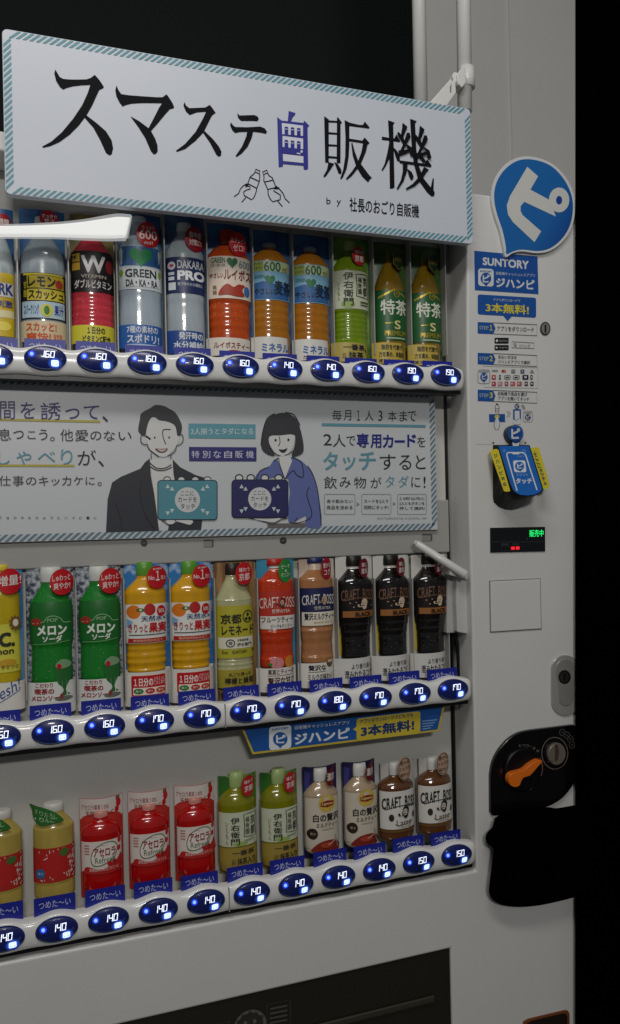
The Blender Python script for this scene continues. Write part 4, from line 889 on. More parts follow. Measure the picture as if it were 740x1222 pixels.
# acerola
p = Prod('drink_bottle', (443, 132, 680, 690), (95.8, 147.2, 948.5, 1066), -0.15, 0.013, 0.55, label='leftmost of the three red acerola drinks, beside the pale apple bottle')
p.card(M('#c0332c', 0.35), [lambda a: a.rect(444, 134, 679, 250, M('#d8cdc6'), 1), lambda a: a.ell(560, 252, 110, 40, M('#c0332c'), 1.5), lambda a: a.t('アセロラ果実100%', 452, 165, 600, 196, M('#8c1a20'), 2, 0.0), lambda a: a.t('天然ビタミンC', 474, 200, 626, 232, M('#8c1a20'), 2, 0.01), lambda a: (a.ell(655, 175, 14, 24, RED, 2), a.ell(645, 210, 12, 18, RED, 2), a.rect(640, 135, 662, 160, M('#7a5a3a'), 1.8))])
p.bottle([(268, 36), (285, 42), (310, 82), (345, 100), (380, 102), (545, 102), (575, 100), (640, 100), (678, 88)], 560, LIQ('#c02820', False)); p.cap(236, 272, 36, M('#cf8d80', 0.35))
def d(a):
    a.poly(crom([(462, 545), (480, 520), (560, 540), (640, 500), (662, 470), (662, 560), (462, 560)], 3, True), M('#b8241f'), 1)
    a.poly(crom([(498, 470), (520, 420), (580, 392), (630, 400), (645, 440), (620, 490), (560, 518), (510, 515)], 4, True), M('#4b6a3c'), 1.6); a.poly(crom([(502, 470), (524, 424), (580, 397), (627, 405), (640, 440), (616, 486), (558, 513), (513, 510)], 4, True), M('#e6dcd4'), 2)
    a.t('アセロラ', 512, 418, 634, 466, M('#8c1a20'), 3, 0.03, 0.04); a.t('Refresh', 520, 470, 630, 504, M('#41663a'), 3, 0.0); a.t('ニチレイ', 545, 402, 590, 412, M('#8c1a20'), 3, 0)
    a.ell(655, 395, 10, 16, RED, 2); a.ell(652, 440, 9, 15, RED, 2); a.ell(600, 512, 14, 12, RED, 3); a.ell(625, 505, 12, 12, M('#a01418'), 3); a.t('果実由来の天然ビタミンC', 490, 528, 648, 548, M('#eacfc6'), 3, 0)
    for y in (400, 415, 430, 446): a.rect(466, y, 492, y+7, M('#c07a70'), 2)
p.label(384, 560, M('#ddd2ca', 0.45), d)
d2 = dup(p, (153.3, 203, 939.5, 1056), 'middle one of the three red acerola drinks in the bottom row'); d3 = dup(p, (208.7, 256, 932, 1046.5), 'rightmost of the three red acerola drinks, beside the green tea cards'); grp(p, 'acerola drink bottles', [d2, d3])
# small green tea
p = Prod('drink_bottle', (48, 404, 246, 905), (261.2, 306.3, 922.5, 1037.5), -0.12, 0.011, label='left of the two small green tea bottles with white label in the bottom row')
p.card(MIX('green_print', '#4a7d2c', '#7da84c', 14), [lambda a: a.poly([(49, 405), (80, 405), (112, 420), (112, 480), (70, 600), (49, 640)], M('#2f6a24'), 1), lambda a: a.rect(50, 770, 245, 904, M('#8d7a34'), 1)])
p.bottle([(480, 34), (492, 38), (520, 72), (560, 90), (600, 94), (765, 94), (785, 90), (840, 92), (895, 84)], 150, LIQ('#8a8a2a', False)); p.cap(408, 486, 36, M('#9fb574', 0.35))
p.label(596, 768, M('#c9ceb4', 0.45), lambda a: (tea_label(a, 102, 146, 168, 236, 618, 762, 606, 730), a.vt('いえもん', 78, 640, 90, 758, M('#7a2a1c'), 2, 0), a.ell(150, 756, 40, 12, M('#9ab060'), 0.6), a.rect(172, 738, 226, 746, M('#8a9878'), 2)))
p.label(775, 895, M('#a08a3c', 0.45), lambda a: (a.t('一番茶', 106, 788, 224, 814, DK, 2, 0.02), a.t('抹茶入り', 132, 826, 228, 860, DK, 2, 0.02), a.t('石臼\n挽き', 104, 832, 124, 858, DK, 2, 0)), 'lower_label')
p.badge(206, 482, 40, 54, M('#b8242a', 0.4), [('味わう', 182, 452, 232, 472), ('京都', 182, 480, 232, 512)])
d2 = dup(p, (311.6, 354.6, 918, 1031.5), 'right of the two small green tea bottles, beside the milk tea cards'); grp(p, 'small green tea bottles', [d2])
# lipton milk tea
p = Prod('drink_bottle', (488, 360, 662, 832), (362, 402, 912, 1020.5), -0.12, 0.010, label='left of the two cream milk tea bottles on dark framed cards in the bottom row')
p.card(M('#231f4c', 0.4), [lambda a: a.poly([(494, 382), (520, 390), (512, 470), (494, 520)], M('#3a3a7c'), 1), lambda a: a.rect(500, 520, 660, 800, M('#8f8072'), 1), lambda a: a.ell(600, 800, 70, 30, M('#7c1f18'), 1.6)])
p.bottle([(450, 28), (462, 32), (485, 56), (515, 78), (550, 82), (760, 82), (790, 78), (812, 70)], 588, LIQ('#c3ad92', False)); p.cap(390, 456, 33, M('#d9d7d2', 0.4))
def d(a):
    a.ell(600, 556, 44, 44, M('#cbb04a'), 1); a.poly([(566, 548), (600, 540), (634, 546), (634, 568), (600, 574), (566, 568)], M('#8c1a1c'), 2); a.t('Lipton', 572, 548, 628, 566, M('#e6d488'), 3, 0.03)
    a.t('白の贅沢', 530, 606, 664, 646, DK, 2, 0.03); a.t('ミルクティー', 545, 652, 658, 676, M('#3a332c'), 2, 0.02); a.rect(570, 684, 630, 688, M('#9a8c78'), 2); a.ell(528, 706, 23, 28, M('#2a1c16'), 2); a.t('香る', 517, 698, 540, 712, M('#b9a488'), 3)
    a.poly(crom([(530, 775), (560, 750), (600, 742), (640, 748), (664, 770), (664, 800), (530, 800)], 3, True), M('#8a2a1c'), 2); a.ell(595, 765, 34, 14, M('#a8402a'), 3); a.stroke([(640, 720), (655, 790)], 5, M('#a8978a'), 3); a.stroke([(600, 765), (640, 748)], 5, M('#c4a898'), 4)
p.label(525, 800, M('#cfc4b2', 0.45), d)
a = Art(p.f_tag, p.step()); a.poly([(662, 372), (640, 386), (612, 410), (604, 445), (618, 472), (645, 482), (662, 480)], M('#6f1018', 0.4), 0); a.t('濃厚', 612, 412, 662, 452, M('#efe4dc'), 1, 0.02); a.build('badge', p.root, False)
d2 = dup(p, (407.7, 449, 905, 1013), 'right of the two cream milk tea bottles, beside the latte bottle'); grp(p, 'cream milk tea bottles', [d2])
# latte
p = Prod('drink_bottle', (225, 318, 392, 706), (454.7, 495.3, 907, 1002), -0.11, 0.010, label='left of the two brown latte bottles with white lettered label in the bottom row')
p.card(M('#bdbab4', 0.5))
p.bottle([(392, 26), (402, 30), (420, 58), (440, 74), (470, 77), (640, 77), (655, 75), (685, 75), (702, 66)], 307, LIQ('#6b462c', False)); p.cap(336, 396, 27, M('#d2d1cc', 0.4))
def d(a):
    a.arch('CRAFT BOSS', 228, 388, 508, 54, 12, M('#1c1a18'), 2, 0.03); a.stroke([(240, 545), (280, 530), (330, 528), (376, 540)], 4, M('#1c1a18'), 2, 4); man(a, 326, 560, 30, M('#221d1a'), 3, M('#c9bdac')); a.ell(263, 582, 11, 17, M('#2a2320'), 2); a.ell(374, 582, 8, 16, M('#2a2320'), 2)
    a.t('Latte', 284, 594, 360, 622, M('#5a3a26'), 2, 0.0); a.stroke([(278, 612), (290, 622), (370, 606)], 3, M('#5a3a26'), 2); a.t('COFFEE MILK', 296, 626, 360, 634, M('#5a4a3c'), 2, 0)
p.label(458, 638, M('#dcd9d2', 0.45), d)
p.label(640, 655, M('#6a4a26', 0.4), None, 'lower_label')
p.badge(342, 366, 37, 56, M('#b89a82', 0.45), [('豊かな', 316, 328, 368, 348), ('ミルクの', 312, 356, 370, 376), ('味わい', 318, 384, 366, 404)], M('#4a2418'), M('#4a2418'))
d2 = dup(p, (500.5, 539.3, 901.5, 994.5), 'right of the two brown latte bottles, last in the bottom row'); grp(p, 'latte bottles', [d2])
# card dividers between the samples
def dividers(us, v0, v1):
    L = []
    for u in us:
        a, b = P(u, (v0+v1)/2, 0.04), None; z0, z1 = P(u, v1, 0.04).z, P(u, v0, 0.04).z
        L.append((a.x-0.0008, a.x+0.0008, 0.034, 0.0585, z0, z1))
    boxes('sample_divider', L, M('#a9a9a5', 0.35), mach)
dividers([21.5, 82, 139.5, 196.5, 247, 301.5, 349, 396.5, 444.5, 488.5, 530], 270, 424)
dividers([31, 91.5, 148.5, 203.5, 256.5, 307.5, 356.5, 402.5, 447, 492, 534], 690, 835)

# ------------------------------------------------------------------ banner sign
BC = [P(2, 35, -0.03), P(562, 128.8, -0.03), P(564.2, 289.5, -0.03), P(6.5, 233.5, -0.03)]
xl, xr_ = (BC[0].x+BC[3].x)/2, (BC[1].x+BC[2].x)/2; zt, zb_ = (BC[0].z+BC[1].z)/2, (BC[2].z+BC[3].z)/2
ban = thing('banner_sign', ((xl+xr_)/2, -0.024, zb_), 'wide white banner sign with large black Japanese lettering and teal striped border', 'sign')
BW, BH = xr_-xl, zt-zb_
bp = slab('sign_board', [(x, z) for x, z in rrect(xl, zb_, xr_, zt, 0.007)], -0.030, -0.018, M('#ccd2dc', 0.4, var=0.02, scale=4), ban, 0.0008)
def stripes(a, W, H, b, n, m, l=1):
    p = W/n
    def clip(pts, x0, y0, x1, y1): return [(min(max(x, x0), x1), min(max(y, y0), y1)) for x, y in pts]
    for i in range(-1, n+2):
        x = i*p
        for y0, y1 in ((0.0012, b), (H-b, H-0.0012)):
            q = [(x+b, y0), (x+b+p*0.52, y0), (x+p*0.52, y1), (x, y1)]
            if q[3][0] >= 0.002 and q[1][0] <= W-0.002: a.poly(q, m, l)
    k = int((H-2*b)/p)
    for i in range(0, k+1):
        y = b + i*(H-2*b)/(k+1) + b*0.9
        for x0, x1 in ((0.0012, b), (W-b, W-0.0012)):
            q = [(x0, y), (x1, y-b), (x1, y-b+p*0.52), (x0, y+p*0.52)]
            if y+p*0.52 < H-b*0.2: a.poly(q, m, l)
a = Art(lambda x, y, l: Vector((xl+x, -0.0302-0.0003*l, zt-y)))
stripes(a, BW, BH, 0.0105, 84, M('#5b97a4', 0.5)); a.build('striped_border', ban)
a = Art(on_plane(-0.0303))
KB = M('#0b0c12', 0.7, var=0.02, spec=0.15)
Z1 = (40, 70, 7.4)
su = [(192, 95), (208, 120), (232, 162), (262, 178), (330, 184), (400, 184), (470, 182), (505, 170), (541, 142), (580, 185), (622, 248), (612, 262), (582, 274), (560, 320), (520, 410), (468, 500), (560, 570), (640, 640), (690, 720), (704, 790), (692, 842), (670, 853), (640, 830), (590, 720), (530, 610), (452, 520), (400, 590), (320, 670), (230, 735), (150, 770), (88, 785), (76, 776), (160, 730), (250, 650), (350, 530), (430, 410), (480, 300), (502, 230), (420, 234), (340, 244), (290, 258), (262, 271), (236, 252), (200, 195), (184, 130)]
a.z(*Z1)
def flat(pts, m, l=1): a.poly(pts, m, l)
flat(su, KB)
a.z(130, 90, 7.4)
flat([(67, 88), (85, 130), (110, 165), (180, 175), (300, 184), (420, 192), (475, 192), (505, 167), (520, 178), (560, 240), (577, 278), (570, 290), (540, 296), (500, 340), (430, 425), (372, 490), (410, 560), (430, 620), (431, 670), (415, 693), (392, 693), (370, 665), (320, 550), (260, 455), (190, 360), (270, 405), (350, 465), (400, 370), (440, 290), (470, 244), (300, 242), (200, 248), (150, 260), (121, 273), (95, 240), (65, 180), (57, 130)], KB)
a.z(200, 110, 5.692)
flat([(115, 66), (125, 90), (148, 108), (200, 106), (255, 104), (287, 86), (305, 108), (327, 140), (310, 150), (298, 165), (250, 262), (310, 320), (350, 370), (367, 405), (362, 432), (348, 437), (332, 425), (290, 345), (242, 275), (190, 330), (120, 385), (65, 404), (56, 398), (120, 350), (190, 270), (240, 180), (262, 132), (200, 136), (150, 154), (125, 130), (108, 90)], KB)
flat([(473, 142), (490, 158), (540, 156), (590, 155), (612, 165), (620, 180), (612, 196), (580, 194), (500, 194), (480, 175)], KB)
flat([(430, 203), (445, 225), (460, 236), (540, 238), (630, 233), (660, 245), (676, 268), (668, 282), (640, 275), (582, 268), (572, 310), (545, 370), (505, 415), (470, 439), (462, 432), (505, 370), (535, 300), (540, 268), (490, 270), (460, 277), (440, 258), (425, 225)], KB)
# blue character drawn as a vending machine
a.z(320, 120, 5.692); NB = M('#1a1e8c', 0.45)
flat([(140, 70), (187, 85), (180, 100), (168, 112), (155, 142), (240, 152), (245, 136), (280, 170), (268, 182), (272, 460), (262, 470), (242, 468), (240, 442), (102, 430), (100, 448), (72, 452), (62, 112), (92, 136), (134, 140)], NB)
for q in ([(93, 152), (237, 170), (237, 240), (96, 228)], [(98, 240), (238, 258), (238, 338), (98, 320)], [(100, 362), (240, 378), (240, 424), (102, 410)]): flat(q, M('#d8dce6', 0.45, var=0.02), 2)
flat([(98, 314), (238, 330), (240, 372), (99, 358)], NB, 3)
for dy in (0, 90):
    for x in (112, 154, 196): flat([(x, 180+dy+(x-112)*.11), (x+5, 176+dy+(x-112)*.11), (x+20, 178+dy+(x-112)*.11), (x+25, 184+dy+(x-112)*.11), (x+25, 230+dy+(x-112)*.1), (x, 226+dy+(x-112)*.1)], NB, 3); flat([(x+2, 190+dy+(x-112)*.11), (x+22, 192+dy+(x-112)*.11), (x+22, 197+dy+(x-112)*.11), (x+2, 195+dy+(x-112)*.11)], M('#c3c8dc'), 4)
a.ell(228, 346, 8, 9, M('#d8dce6'), 4); flat([(195, 354), (220, 357), (220, 365), (195, 362)], M('#d8dce6'), 4)
# 販
for q in ([(381, 105), (412, 128), (412, 422), (388, 420)], [(468, 116), (474, 112), (502, 150), (492, 160), (492, 424), (466, 425)], [(408, 134), (470, 138), (470, 150), (408, 147)], [(408, 214), (470, 219), (470, 231), (408, 227)], [(408, 296), (470, 300), (470, 312), (408, 309)], [(408, 376), (470, 381), (470, 394), (408, 390)]): flat(q, KB)
flat([(410, 418), (450, 428), (430, 460), (395, 512), (380, 522), (376, 512), (400, 470)], KB, 1); flat([(450, 415), (475, 432), (496, 466), (500, 490), (490, 500), (478, 494), (462, 450)], KB, 1)
flat([(520, 132), (555, 150), (620, 165), (645, 165), (656, 142), (690, 182), (684, 190), (660, 186), (552, 172), (552, 300), (548, 380), (535, 460), (510, 520), (495, 536), (490, 528), (510, 470), (524, 380), (526, 250)], KB, 1)
flat([(552, 258), (640, 272), (656, 250), (690, 288), (676, 298), (664, 350), (630, 430), (690, 510), (706, 524), (694, 532), (680, 553), (640, 515), (608, 462), (570, 510), (535, 538), (530, 528), (570, 480), (597, 440), (575, 370), (565, 290), (572, 284), (590, 350), (612, 408), (634, 350), (645, 288), (552, 274)], KB, 2)
# 機
a.z(445, 135, 9.25)
for k_, q in enumerate(([(168, 78), (242, 104), (225, 128), (240, 820), (215, 833), (188, 832), (180, 300)], [(100, 258), (180, 272), (235, 280), (260, 235), (302, 305), (298, 318), (100, 292)],
          [(180, 330), (225, 330), (190, 490), (140, 590), (108, 636), (96, 626), (130, 560), (160, 440)], [(222, 372), (262, 410), (296, 470), (300, 530), (272, 528), (250, 470)],
          [(412, 62), (486, 88), (466, 112), (480, 400), (500, 560), (560, 720), (640, 820), (662, 715), (674, 722), (670, 850), (684, 880), (676, 912), (650, 916), (600, 870), (500, 730), (455, 560), (432, 400)],
          [(292, 520), (480, 545), (570, 555), (598, 510), (648, 575), (644, 592), (300, 548)],
          [(330, 545), (386, 555), (378, 640), (340, 750), (280, 840), (262, 832), (310, 740), (332, 640)], [(378, 610), (430, 650), (452, 700), (440, 732), (420, 732), (400, 690)],
          [(565, 590), (622, 626), (600, 640), (545, 730), (470, 800), (375, 846), (362, 832), (440, 780), (520, 690)], [(500, 470), (550, 480), (590, 530), (560, 545)])): flat(q, KB, 1+0.4*k_)
for dx, dy in ((0, 0), (190, 30)):
    a.stroke([(330+dx, 112+dy), (355+dx, 150+dy), (322+dx, 262+dy), (340+dx, 315+dy)], [10, 56, 30, 26], KB, 5+dx/100); a.stroke([(276+dx, 212+dy), (310+dx, 260+dy), (345+dx, 330+dy)], [22, 34, 20], KB, 5.4+dx/100)
    a.stroke([(392+dx, 215+dy), (392+dx, 255+dy), (350+dx, 350+dy), (310+dx, 430+dy)], [30, 54, 34, 30], KB, 5.8+dx/100); a.stroke([(286+dx, 440+dy), (340+dx, 430+dy), (420+dx, 405+dy)], [60, 46, 26], KB, 6.2+dx/100); a.stroke([(372+dx, 350+dy), (420+dx, 390+dy), (440+dx, 470+dy)], [20, 36, 40], KB, 6.6+dx/100)
# clinking bottles
a.z(270, 190, 8.222); LW = 9
def ln(p, cl=False): a.stroke(p, LW, KB, 1, closed=cl)
ln([(290, 96), (332, 116), (324, 142), (282, 122)], True); ln([(282, 126), (272, 142), (236, 172), (212, 236)]); ln([(326, 140), (330, 165), (326, 215), (300, 285), (296, 310), (285, 345), (270, 378), (248, 396), (176, 354)]); ln([(236, 176), (322, 216)]); ln([(212, 238), (296, 282)])
ln([(176, 354), (170, 320), (200, 300), (236, 290), (232, 268), (208, 262), (190, 272)]); ln([(78, 366), (122, 335), (140, 290), (165, 262), (205, 238)]); ln([(152, 420), (192, 376)])
ln([(356, 124), (400, 106), (408, 132), (366, 148)], True); ln([(368, 150), (372, 180), (368, 205), (410, 300), (412, 345), (430, 385), (455, 416), (530, 396)]); ln([(406, 134), (420, 160), (452, 180), (488, 272)]); ln([(378, 222), (458, 204)]); ln([(404, 296), (486, 276)])
ln([(530, 396), (532, 350), (500, 330), (466, 310), (470, 288), (500, 290)]); ln([(488, 262), (530, 300), (558, 335), (578, 385), (622, 428)]); ln([(506, 410), (552, 464)])
a.ell(200, 250, 20, 9, KB, 1.5); a.ell(502, 282, 22, 9, KB, 1.5)
a.z(370, 220, 5.286)
a.t('b', 104, 84, 130, 124, KB, 1, 0.0); a.t('y', 168, 100, 196, 140, KB, 1, 0.0)
a.t4('社長のおごり自販機', (250, 80), (688, 128), (688, 212), (250, 170), KB, 1, 0.012)
a.build('sign_lettering', ban)

# ------------------------------------------------------------------ advert board
YA = 0.040
ac = [P(0, 448, YA), P(521.5, 467.5, YA), P(519.7, 631.5, YA), P(0, 648.5, YA)]
axr = (ac[1].x+ac[2].x)/2; azt = ac[1].z; azb = (ac[2].z + ac[3].z)/2; axl = -0.3
adv = thing('advert_board', ((axl+axr)/2, YA, azb), 'long white advert board with cartoon man and woman holding cards', 'sign')
slab('board_panel', [(axl, azb), (axr, azb), (axr, azt+0.02), (axl, azt+0.02)], YA, YA+0.005, M('#cbcfd1', 0.35, coat=0.15, var=0.03, scale=4), adv, 0.0006)
AWd, AHt = axr-axl, azt-azb
a = Art(lambda x, y, l: Vector((axl+x, YA-0.0003-0.0003*l, azt-y)))
stripes(a, AWd, AHt, 0.0105, 96, M('#66808f', 0.5)); a.build('striped_border', adv)
a = Art(on_plane(YA-0.0005, 0.0003))
PUR = M('#3a3578', 0.5); TL2 = M('#5f97a8', 0.5); AK = M('#25262a', 0.5)
a.z(0, 470, 5.286)
a.sl = 0.0
YL = M('#b9ac4a', 0.5)
a.poly([(-120, 152), (632, 168), (632, 182), (-120, 166)], YL, 1); a.poly([(-120, 444), (470, 446), (470, 460), (-120, 458)], YL, 1)
def w4(chars, xs0, y0s, y1s, m, b=0.0):
    for ch, x, y0_, y1_ in zip(chars, xs0, y0s, y1s): a.t(ch, x[0], y0_, x[1], y1_, m, 2, b)
w4('間を誘って、', ((0, 94), (130, 222), (256, 384), (412, 502), (528, 626), (646, 682)), (46, 52, 54, 92, 74, 140), (162, 156, 166, 158, 160, 176), PUR, 0.004); a.t('、', 646, 142, 682, 176, AK, 3, 0.0)
w4('息つこう。他愛のない、', ((-12, 70), (84, 150), (174, 226), (246, 300), (316, 346), (380, 462), (474, 558), (570, 640), (654, 726), (748, 830), (915, 955)), (220, 232, 236, 224, 272, 222, 226, 236, 232, 240, 262), (294, 284, 284, 292, 298, 298, 298, 292, 296, 292, 292), AK, 0.004)
w4('しゃべり', ((-10, 62), (104, 198), (238, 350), (384, 458)), (366, 362, 364, 350), (446, 448, 430, 448), TL2, -0.004); w4('が、', ((490, 606), (620, 656)), (354, 420), (450, 460), AK, 0.004)
w4('仕事のキッカケに。', ((-8, 68), (80, 150), (164, 230), (246, 306), (324, 376), (392, 450), (466, 524), (540, 598), (616, 642)), (516, 516, 526, 520, 536, 520, 520, 524, 556), (580, 582, 576, 580, 578, 578, 576, 574, 580), AK, 0.004)
w4('て世の中をちょっとハッピーに', tuple((-6+i*46, 12+i*46) for i in range(14)), [774]*14, [790]*14, AK, 0.0)
# man
a.z(120, 470, 4.933); HK = M('#34353a', 0.5); SUIT = M('#2a2d36', 0.5); SK = M('#d6d7d5', 0.45, var=0.02)
suit = [(32, 815), (48, 600), (70, 520), (120, 490), (235, 440), (260, 405), (290, 380), (300, 480), (345, 640), (345, 805), (400, 805), (395, 760), (345, 640), (420, 500), (425, 390), (470, 440), (560, 480), (640, 500), (690, 520), (600, 700), (595, 800)]
a.poly([(32, 815), (42, 620), (68, 522), (120, 488), (235, 440), (262, 402), (290, 380), (296, 480), (318, 600), (345, 806)], SUIT, 1); a.poly([(424, 385), (470, 432), (560, 478), (650, 505), (650, 520), (440, 520), (430, 470)], SUIT, 1); a.poly([(405, 760), (600, 740), (592, 800), (396, 806)], SUIT, 1)
a.poly([(290, 385), (424, 385), (432, 520), (345, 800), (318, 600)], SK, 0.6)
a.poly(crom([(275, 150), (320, 120), (420, 150), (462, 230), (450, 300), (400, 360), (355, 370), (300, 340), (275, 280), (268, 200)], 4, True), SK, 2)
a.poly(crom([(248, 242), (222, 215), (232, 150), (240, 115), (290, 85), (325, 65), (375, 72), (400, 85), (440, 110), (470, 160), (480, 200), (470, 240), (452, 245), (440, 190), (400, 165), (345, 155), (325, 140), (300, 140), (278, 180), (264, 242)], 3, True), HK, 3)
def la(p, w=5, c=AK, l=4, cl=False, sm=4): a.stroke(p, w, c, l, sm, cl)
la([(262, 240), (240, 246), (238, 280), (256, 298), (274, 296)]); la([(458, 240), (482, 242), (486, 275), (470, 298), (448, 304)]); la([(274, 296), (286, 325), (320, 352), (345, 370)]); la([(448, 304), (440, 335), (418, 355), (395, 366)])
la([(414, 210), (370, 212), (368, 250), (384, 296)]); a.ell(319, 257, 5, 6, AK, 4, 12); a.ell(404, 256, 5, 6, AK, 4, 12)
a.poly(crom([(322, 322), (360, 324), (396, 322), (380, 342), (355, 346), (335, 338)], 3, True), AK, 4); a.poly(crom([(332, 325), (360, 328), (388, 325), (375, 337), (355, 340)], 3, True), M('#d8b8b0'), 5)
la([(298, 350), (298, 385)]); la([(416, 360), (414, 385)]); la([(290, 405), (330, 436), (380, 436), (418, 415)]); la([(290, 425), (330, 448), (380, 448), (422, 430)]); la([(85, 640), (115, 720), (130, 800)], 4, M('#14151a')); la([(245, 500), (232, 600), (270, 720), (320, 800)], 4, M('#14151a'))
for x in (392, 476, 558, 630): a.ell(x, 505, 23, 20, AK, 2); a.ell(x, 506, 18, 15, SK, 3)
def card(x0, y0, x1, y1, m, cx, cy, r, tm):
    a.poly(rrect(x0-5, y0-5, x1+5, y1+5, 22), M('#181a26'), 5); a.poly(rrect(x0, y0, x1, y1, 18), m, 6); a.ell(cx, cy, r, r, M('#cfd2d2'), 7)
    k = r/75
    a.t('ここに', cx-40*k, cy-52*k, cx+38*k, cy-26*k, tm, 8, 0.0); a.t('カードを', cx-56*k, cy-18*k, cx+56*k, cy+14*k, tm, 8, 0.004); a.t('タッチ', cx-42*k, cy+22*k, cx+46*k, cy+56*k, tm, 8, 0.004)
    for sx, sy in ((-1, -1), (1, -1), (-1, 1), (1, 1)):
        for d_ in (0, 1):
            px_, py_ = cx+sx*(92+26*d_)*k*1.0, cy+sy*(64+14*d_)*k*1.05
            a.poly([(px_-14*k, py_+13*k*(-sy)), (px_+14*k, py_+13*k*(-sy)), (px_, py_+13*k*sy)], M('#c3d2d6'), 8)
card(340, 512, 684, 738, M('#4f8f9e', 0.5), 512, 624, 74, AK)
la([(360, 742), (410, 772), (440, 742)]); a.ell(412, 752, 26, 16, SK, 4.6); a.poly(crom([(440, 745), (540, 745), (530, 770), (490, 762)], 3, True), SK, 4.6)
# captions between
a.z(220, 480, 4.353); a.poly([(22, 110), (370, 115), (370, 190), (22, 186)], M('#5f9dab', 0.5), 1); a.t4('2人揃うとタダになる', (34, 134), (358, 134), (358, 168), (34, 168), M('#dfe4e4'), 2, 0.0)
a.poly([(24, 232), (375, 234), (375, 307), (25, 306)], M('#2c2a72', 0.5), 1)
for i, ch in enumerate('特別な自販機'): a.t(ch, 38+i*56.5, 252, 78+i*56.5, 290, M('#d8d8e6'), 2, 0.0)
# woman
SHIRT = M('#5f6ca6', 0.5)
a.poly(crom([(375, 405), (390, 360), (440, 335), (465, 300), (500, 290), (550, 285), (600, 300), (640, 335), (672, 380), (695, 470), (712, 640), (630, 645), (630, 590), (540, 620), (540, 400)], 3, True), SHIRT, 1); a.poly([(432, 630), (630, 628), (630, 650), (432, 652)], M('#6b6764'), 1.5)
a.poly([(485, 300), (495, 275), (545, 275), (560, 305), (522, 398)], SK, 2)
a.poly(crom([(430, 150), (500, 120), (575, 150), (572, 200), (555, 250), (515, 280), (470, 260), (440, 210)], 4, True), SK, 3)
a.poly(crom([(470, 278), (420, 262), (398, 220), (412, 130), (430, 90), (465, 65), (525, 55), (575, 80), (600, 130), (618, 210), (615, 262), (565, 284), (560, 260), (572, 230), (572, 170), (500, 172), (442, 178), (446, 230)], 3, True), HK, 4)
la([(494, 178), (497, 210), (488, 228)], 4); a.ell(474, 197, 6, 7, AK, 4.5, 12); a.ell(541, 195, 6, 7, AK, 4.5, 12); a.poly(crom([(490, 245), (515, 246), (536, 238), (525, 258), (508, 262)], 3, True), AK, 4.5)
la([(398, 220), (408, 150), (430, 85), (470, 58)], 4); la([(525, 52), (570, 65), (602, 120)], 4); la([(446, 235), (470, 268), (500, 278)], 4); la([(560, 255), (540, 270), (520, 275)], 4)
la([(465, 305), (490, 290), (494, 318), (522, 398)], 4); la([(560, 285), (608, 312), (618, 386), (585, 378), (564, 355), (522, 398)], 4); la([(375, 400), (392, 358), (440, 335)], 4); la([(640, 330), (668, 375), (695, 470), (712, 640)], 4); la([(650, 440), (636, 480), (660, 560), (655, 600), (600, 625), (545, 625)], 4); la([(575, 620), (585, 600)], 4)
for x in (285, 345, 418, 490): a.ell(x, 392, 22, 19, AK, 2.5); a.ell(x, 393, 16, 13, SK, 3)
card(250, 406, 536, 596, M('#28265e', 0.5), 392, 502, 60, AK)
la([(330, 600), (400, 615), (460, 632), (500, 612), (540, 600)], 4); a.poly(crom([(360, 605), (430, 608), (500, 602), (470, 622), (420, 618)], 3, True), SK, 4.6)
# right text
a.z(375, 475, 4.933)
for ch, x0, x1 in zip('毎月1人3本まで', (106, 174, 252, 298, 378, 434, 502, 552), (162, 218, 270, 350, 402, 486, 548, 602)): a.t(ch, x0, 70+(x0-106)*.016, x1, 130+(x0-106)*.016, AK, 1, 0.004)
a.poly([(45, 148), (656, 158), (656, 173), (45, 164)], TL2, 1)
def row(items, m_default, b=0.0):
    for ch, x0, x1, y0_, y1_, m, bb in items: a.t(ch, x0, y0_, x1, y1_, m or m_default, 1, bb)
row([('2', 54, 104, 212, 278, 0, 0), ('人', 110, 186, 214, 288, 0, -0.004), ('で', 190, 242, 224, 280, 0, 0), ('専', 250, 322, 208, 292, NAVY, .03), ('用', 332, 396, 214, 294, NAVY, .03), ('カ', 404, 466, 216, 292, NAVY, .03), ('ー', 474, 534, 248, 262, NAVY, .03), ('ド', 548, 600, 214, 288, NAVY, .03), ('を', 606, 656, 228, 288, 0, 0.004)], AK)
row([('タ', 54, 140, 316, 424, TL2, .02), ('ッ', 168, 244, 346, 424, TL2, .015), ('チ', 264, 364, 316, 424, TL2, .02), ('す', 386, 480, 332, 422, 0, .004), ('る', 500, 572, 336, 422, 0, .004), ('と', 598, 656, 336, 418, 0, .004)], AK)
row([('飲', 58, 134, 462, 534, 0, .004), ('み', 150, 216, 466, 528, 0, 0), ('物', 234, 306, 464, 532, 0, .004), ('が', 332, 396, 466, 530, 0, 0), ('タ', 420, 472, 458, 526, TL2, 0), ('ダ', 496, 556, 458, 526, TL2, 0), ('に', 572, 624, 464, 526, 0, 0), ('!', 644, 656, 462, 528, 0, 0)], AK)
for x0, x1, l1, l2, l3 in ((60, 240, '各々飲みたい', '商品を決める', None), (280, 452, 'カードを2人で', '同時にタッチ!', None), (492, 660, '10秒以内に', '2人とも', '押して選択!')):
    a.stroke(rrect(x0, 566, x1, 684, 8, 3), 3, GREY, 1, closed=True)
    if l3: a.t(l1, x0+10, 582, x1-10, 600, AK, 1, .01); a.t('2人ともボタンを', x0+10, 610, x1-10, 630, AK, 1, .01); a.t(l3, x0+10, 640, x1-10, 658, AK, 1, .01)
    else: a.t(l1, x0+14, 596, x1-14, 618, AK, 1, .01); a.t(l2, x0+14, 632, x1-14, 656, AK, 1, .01)
a.poly([(250, 612), (268, 625), (250, 638)], GREY, 1); a.poly([(464, 610), (480, 622), (464, 634)], GREY, 1)
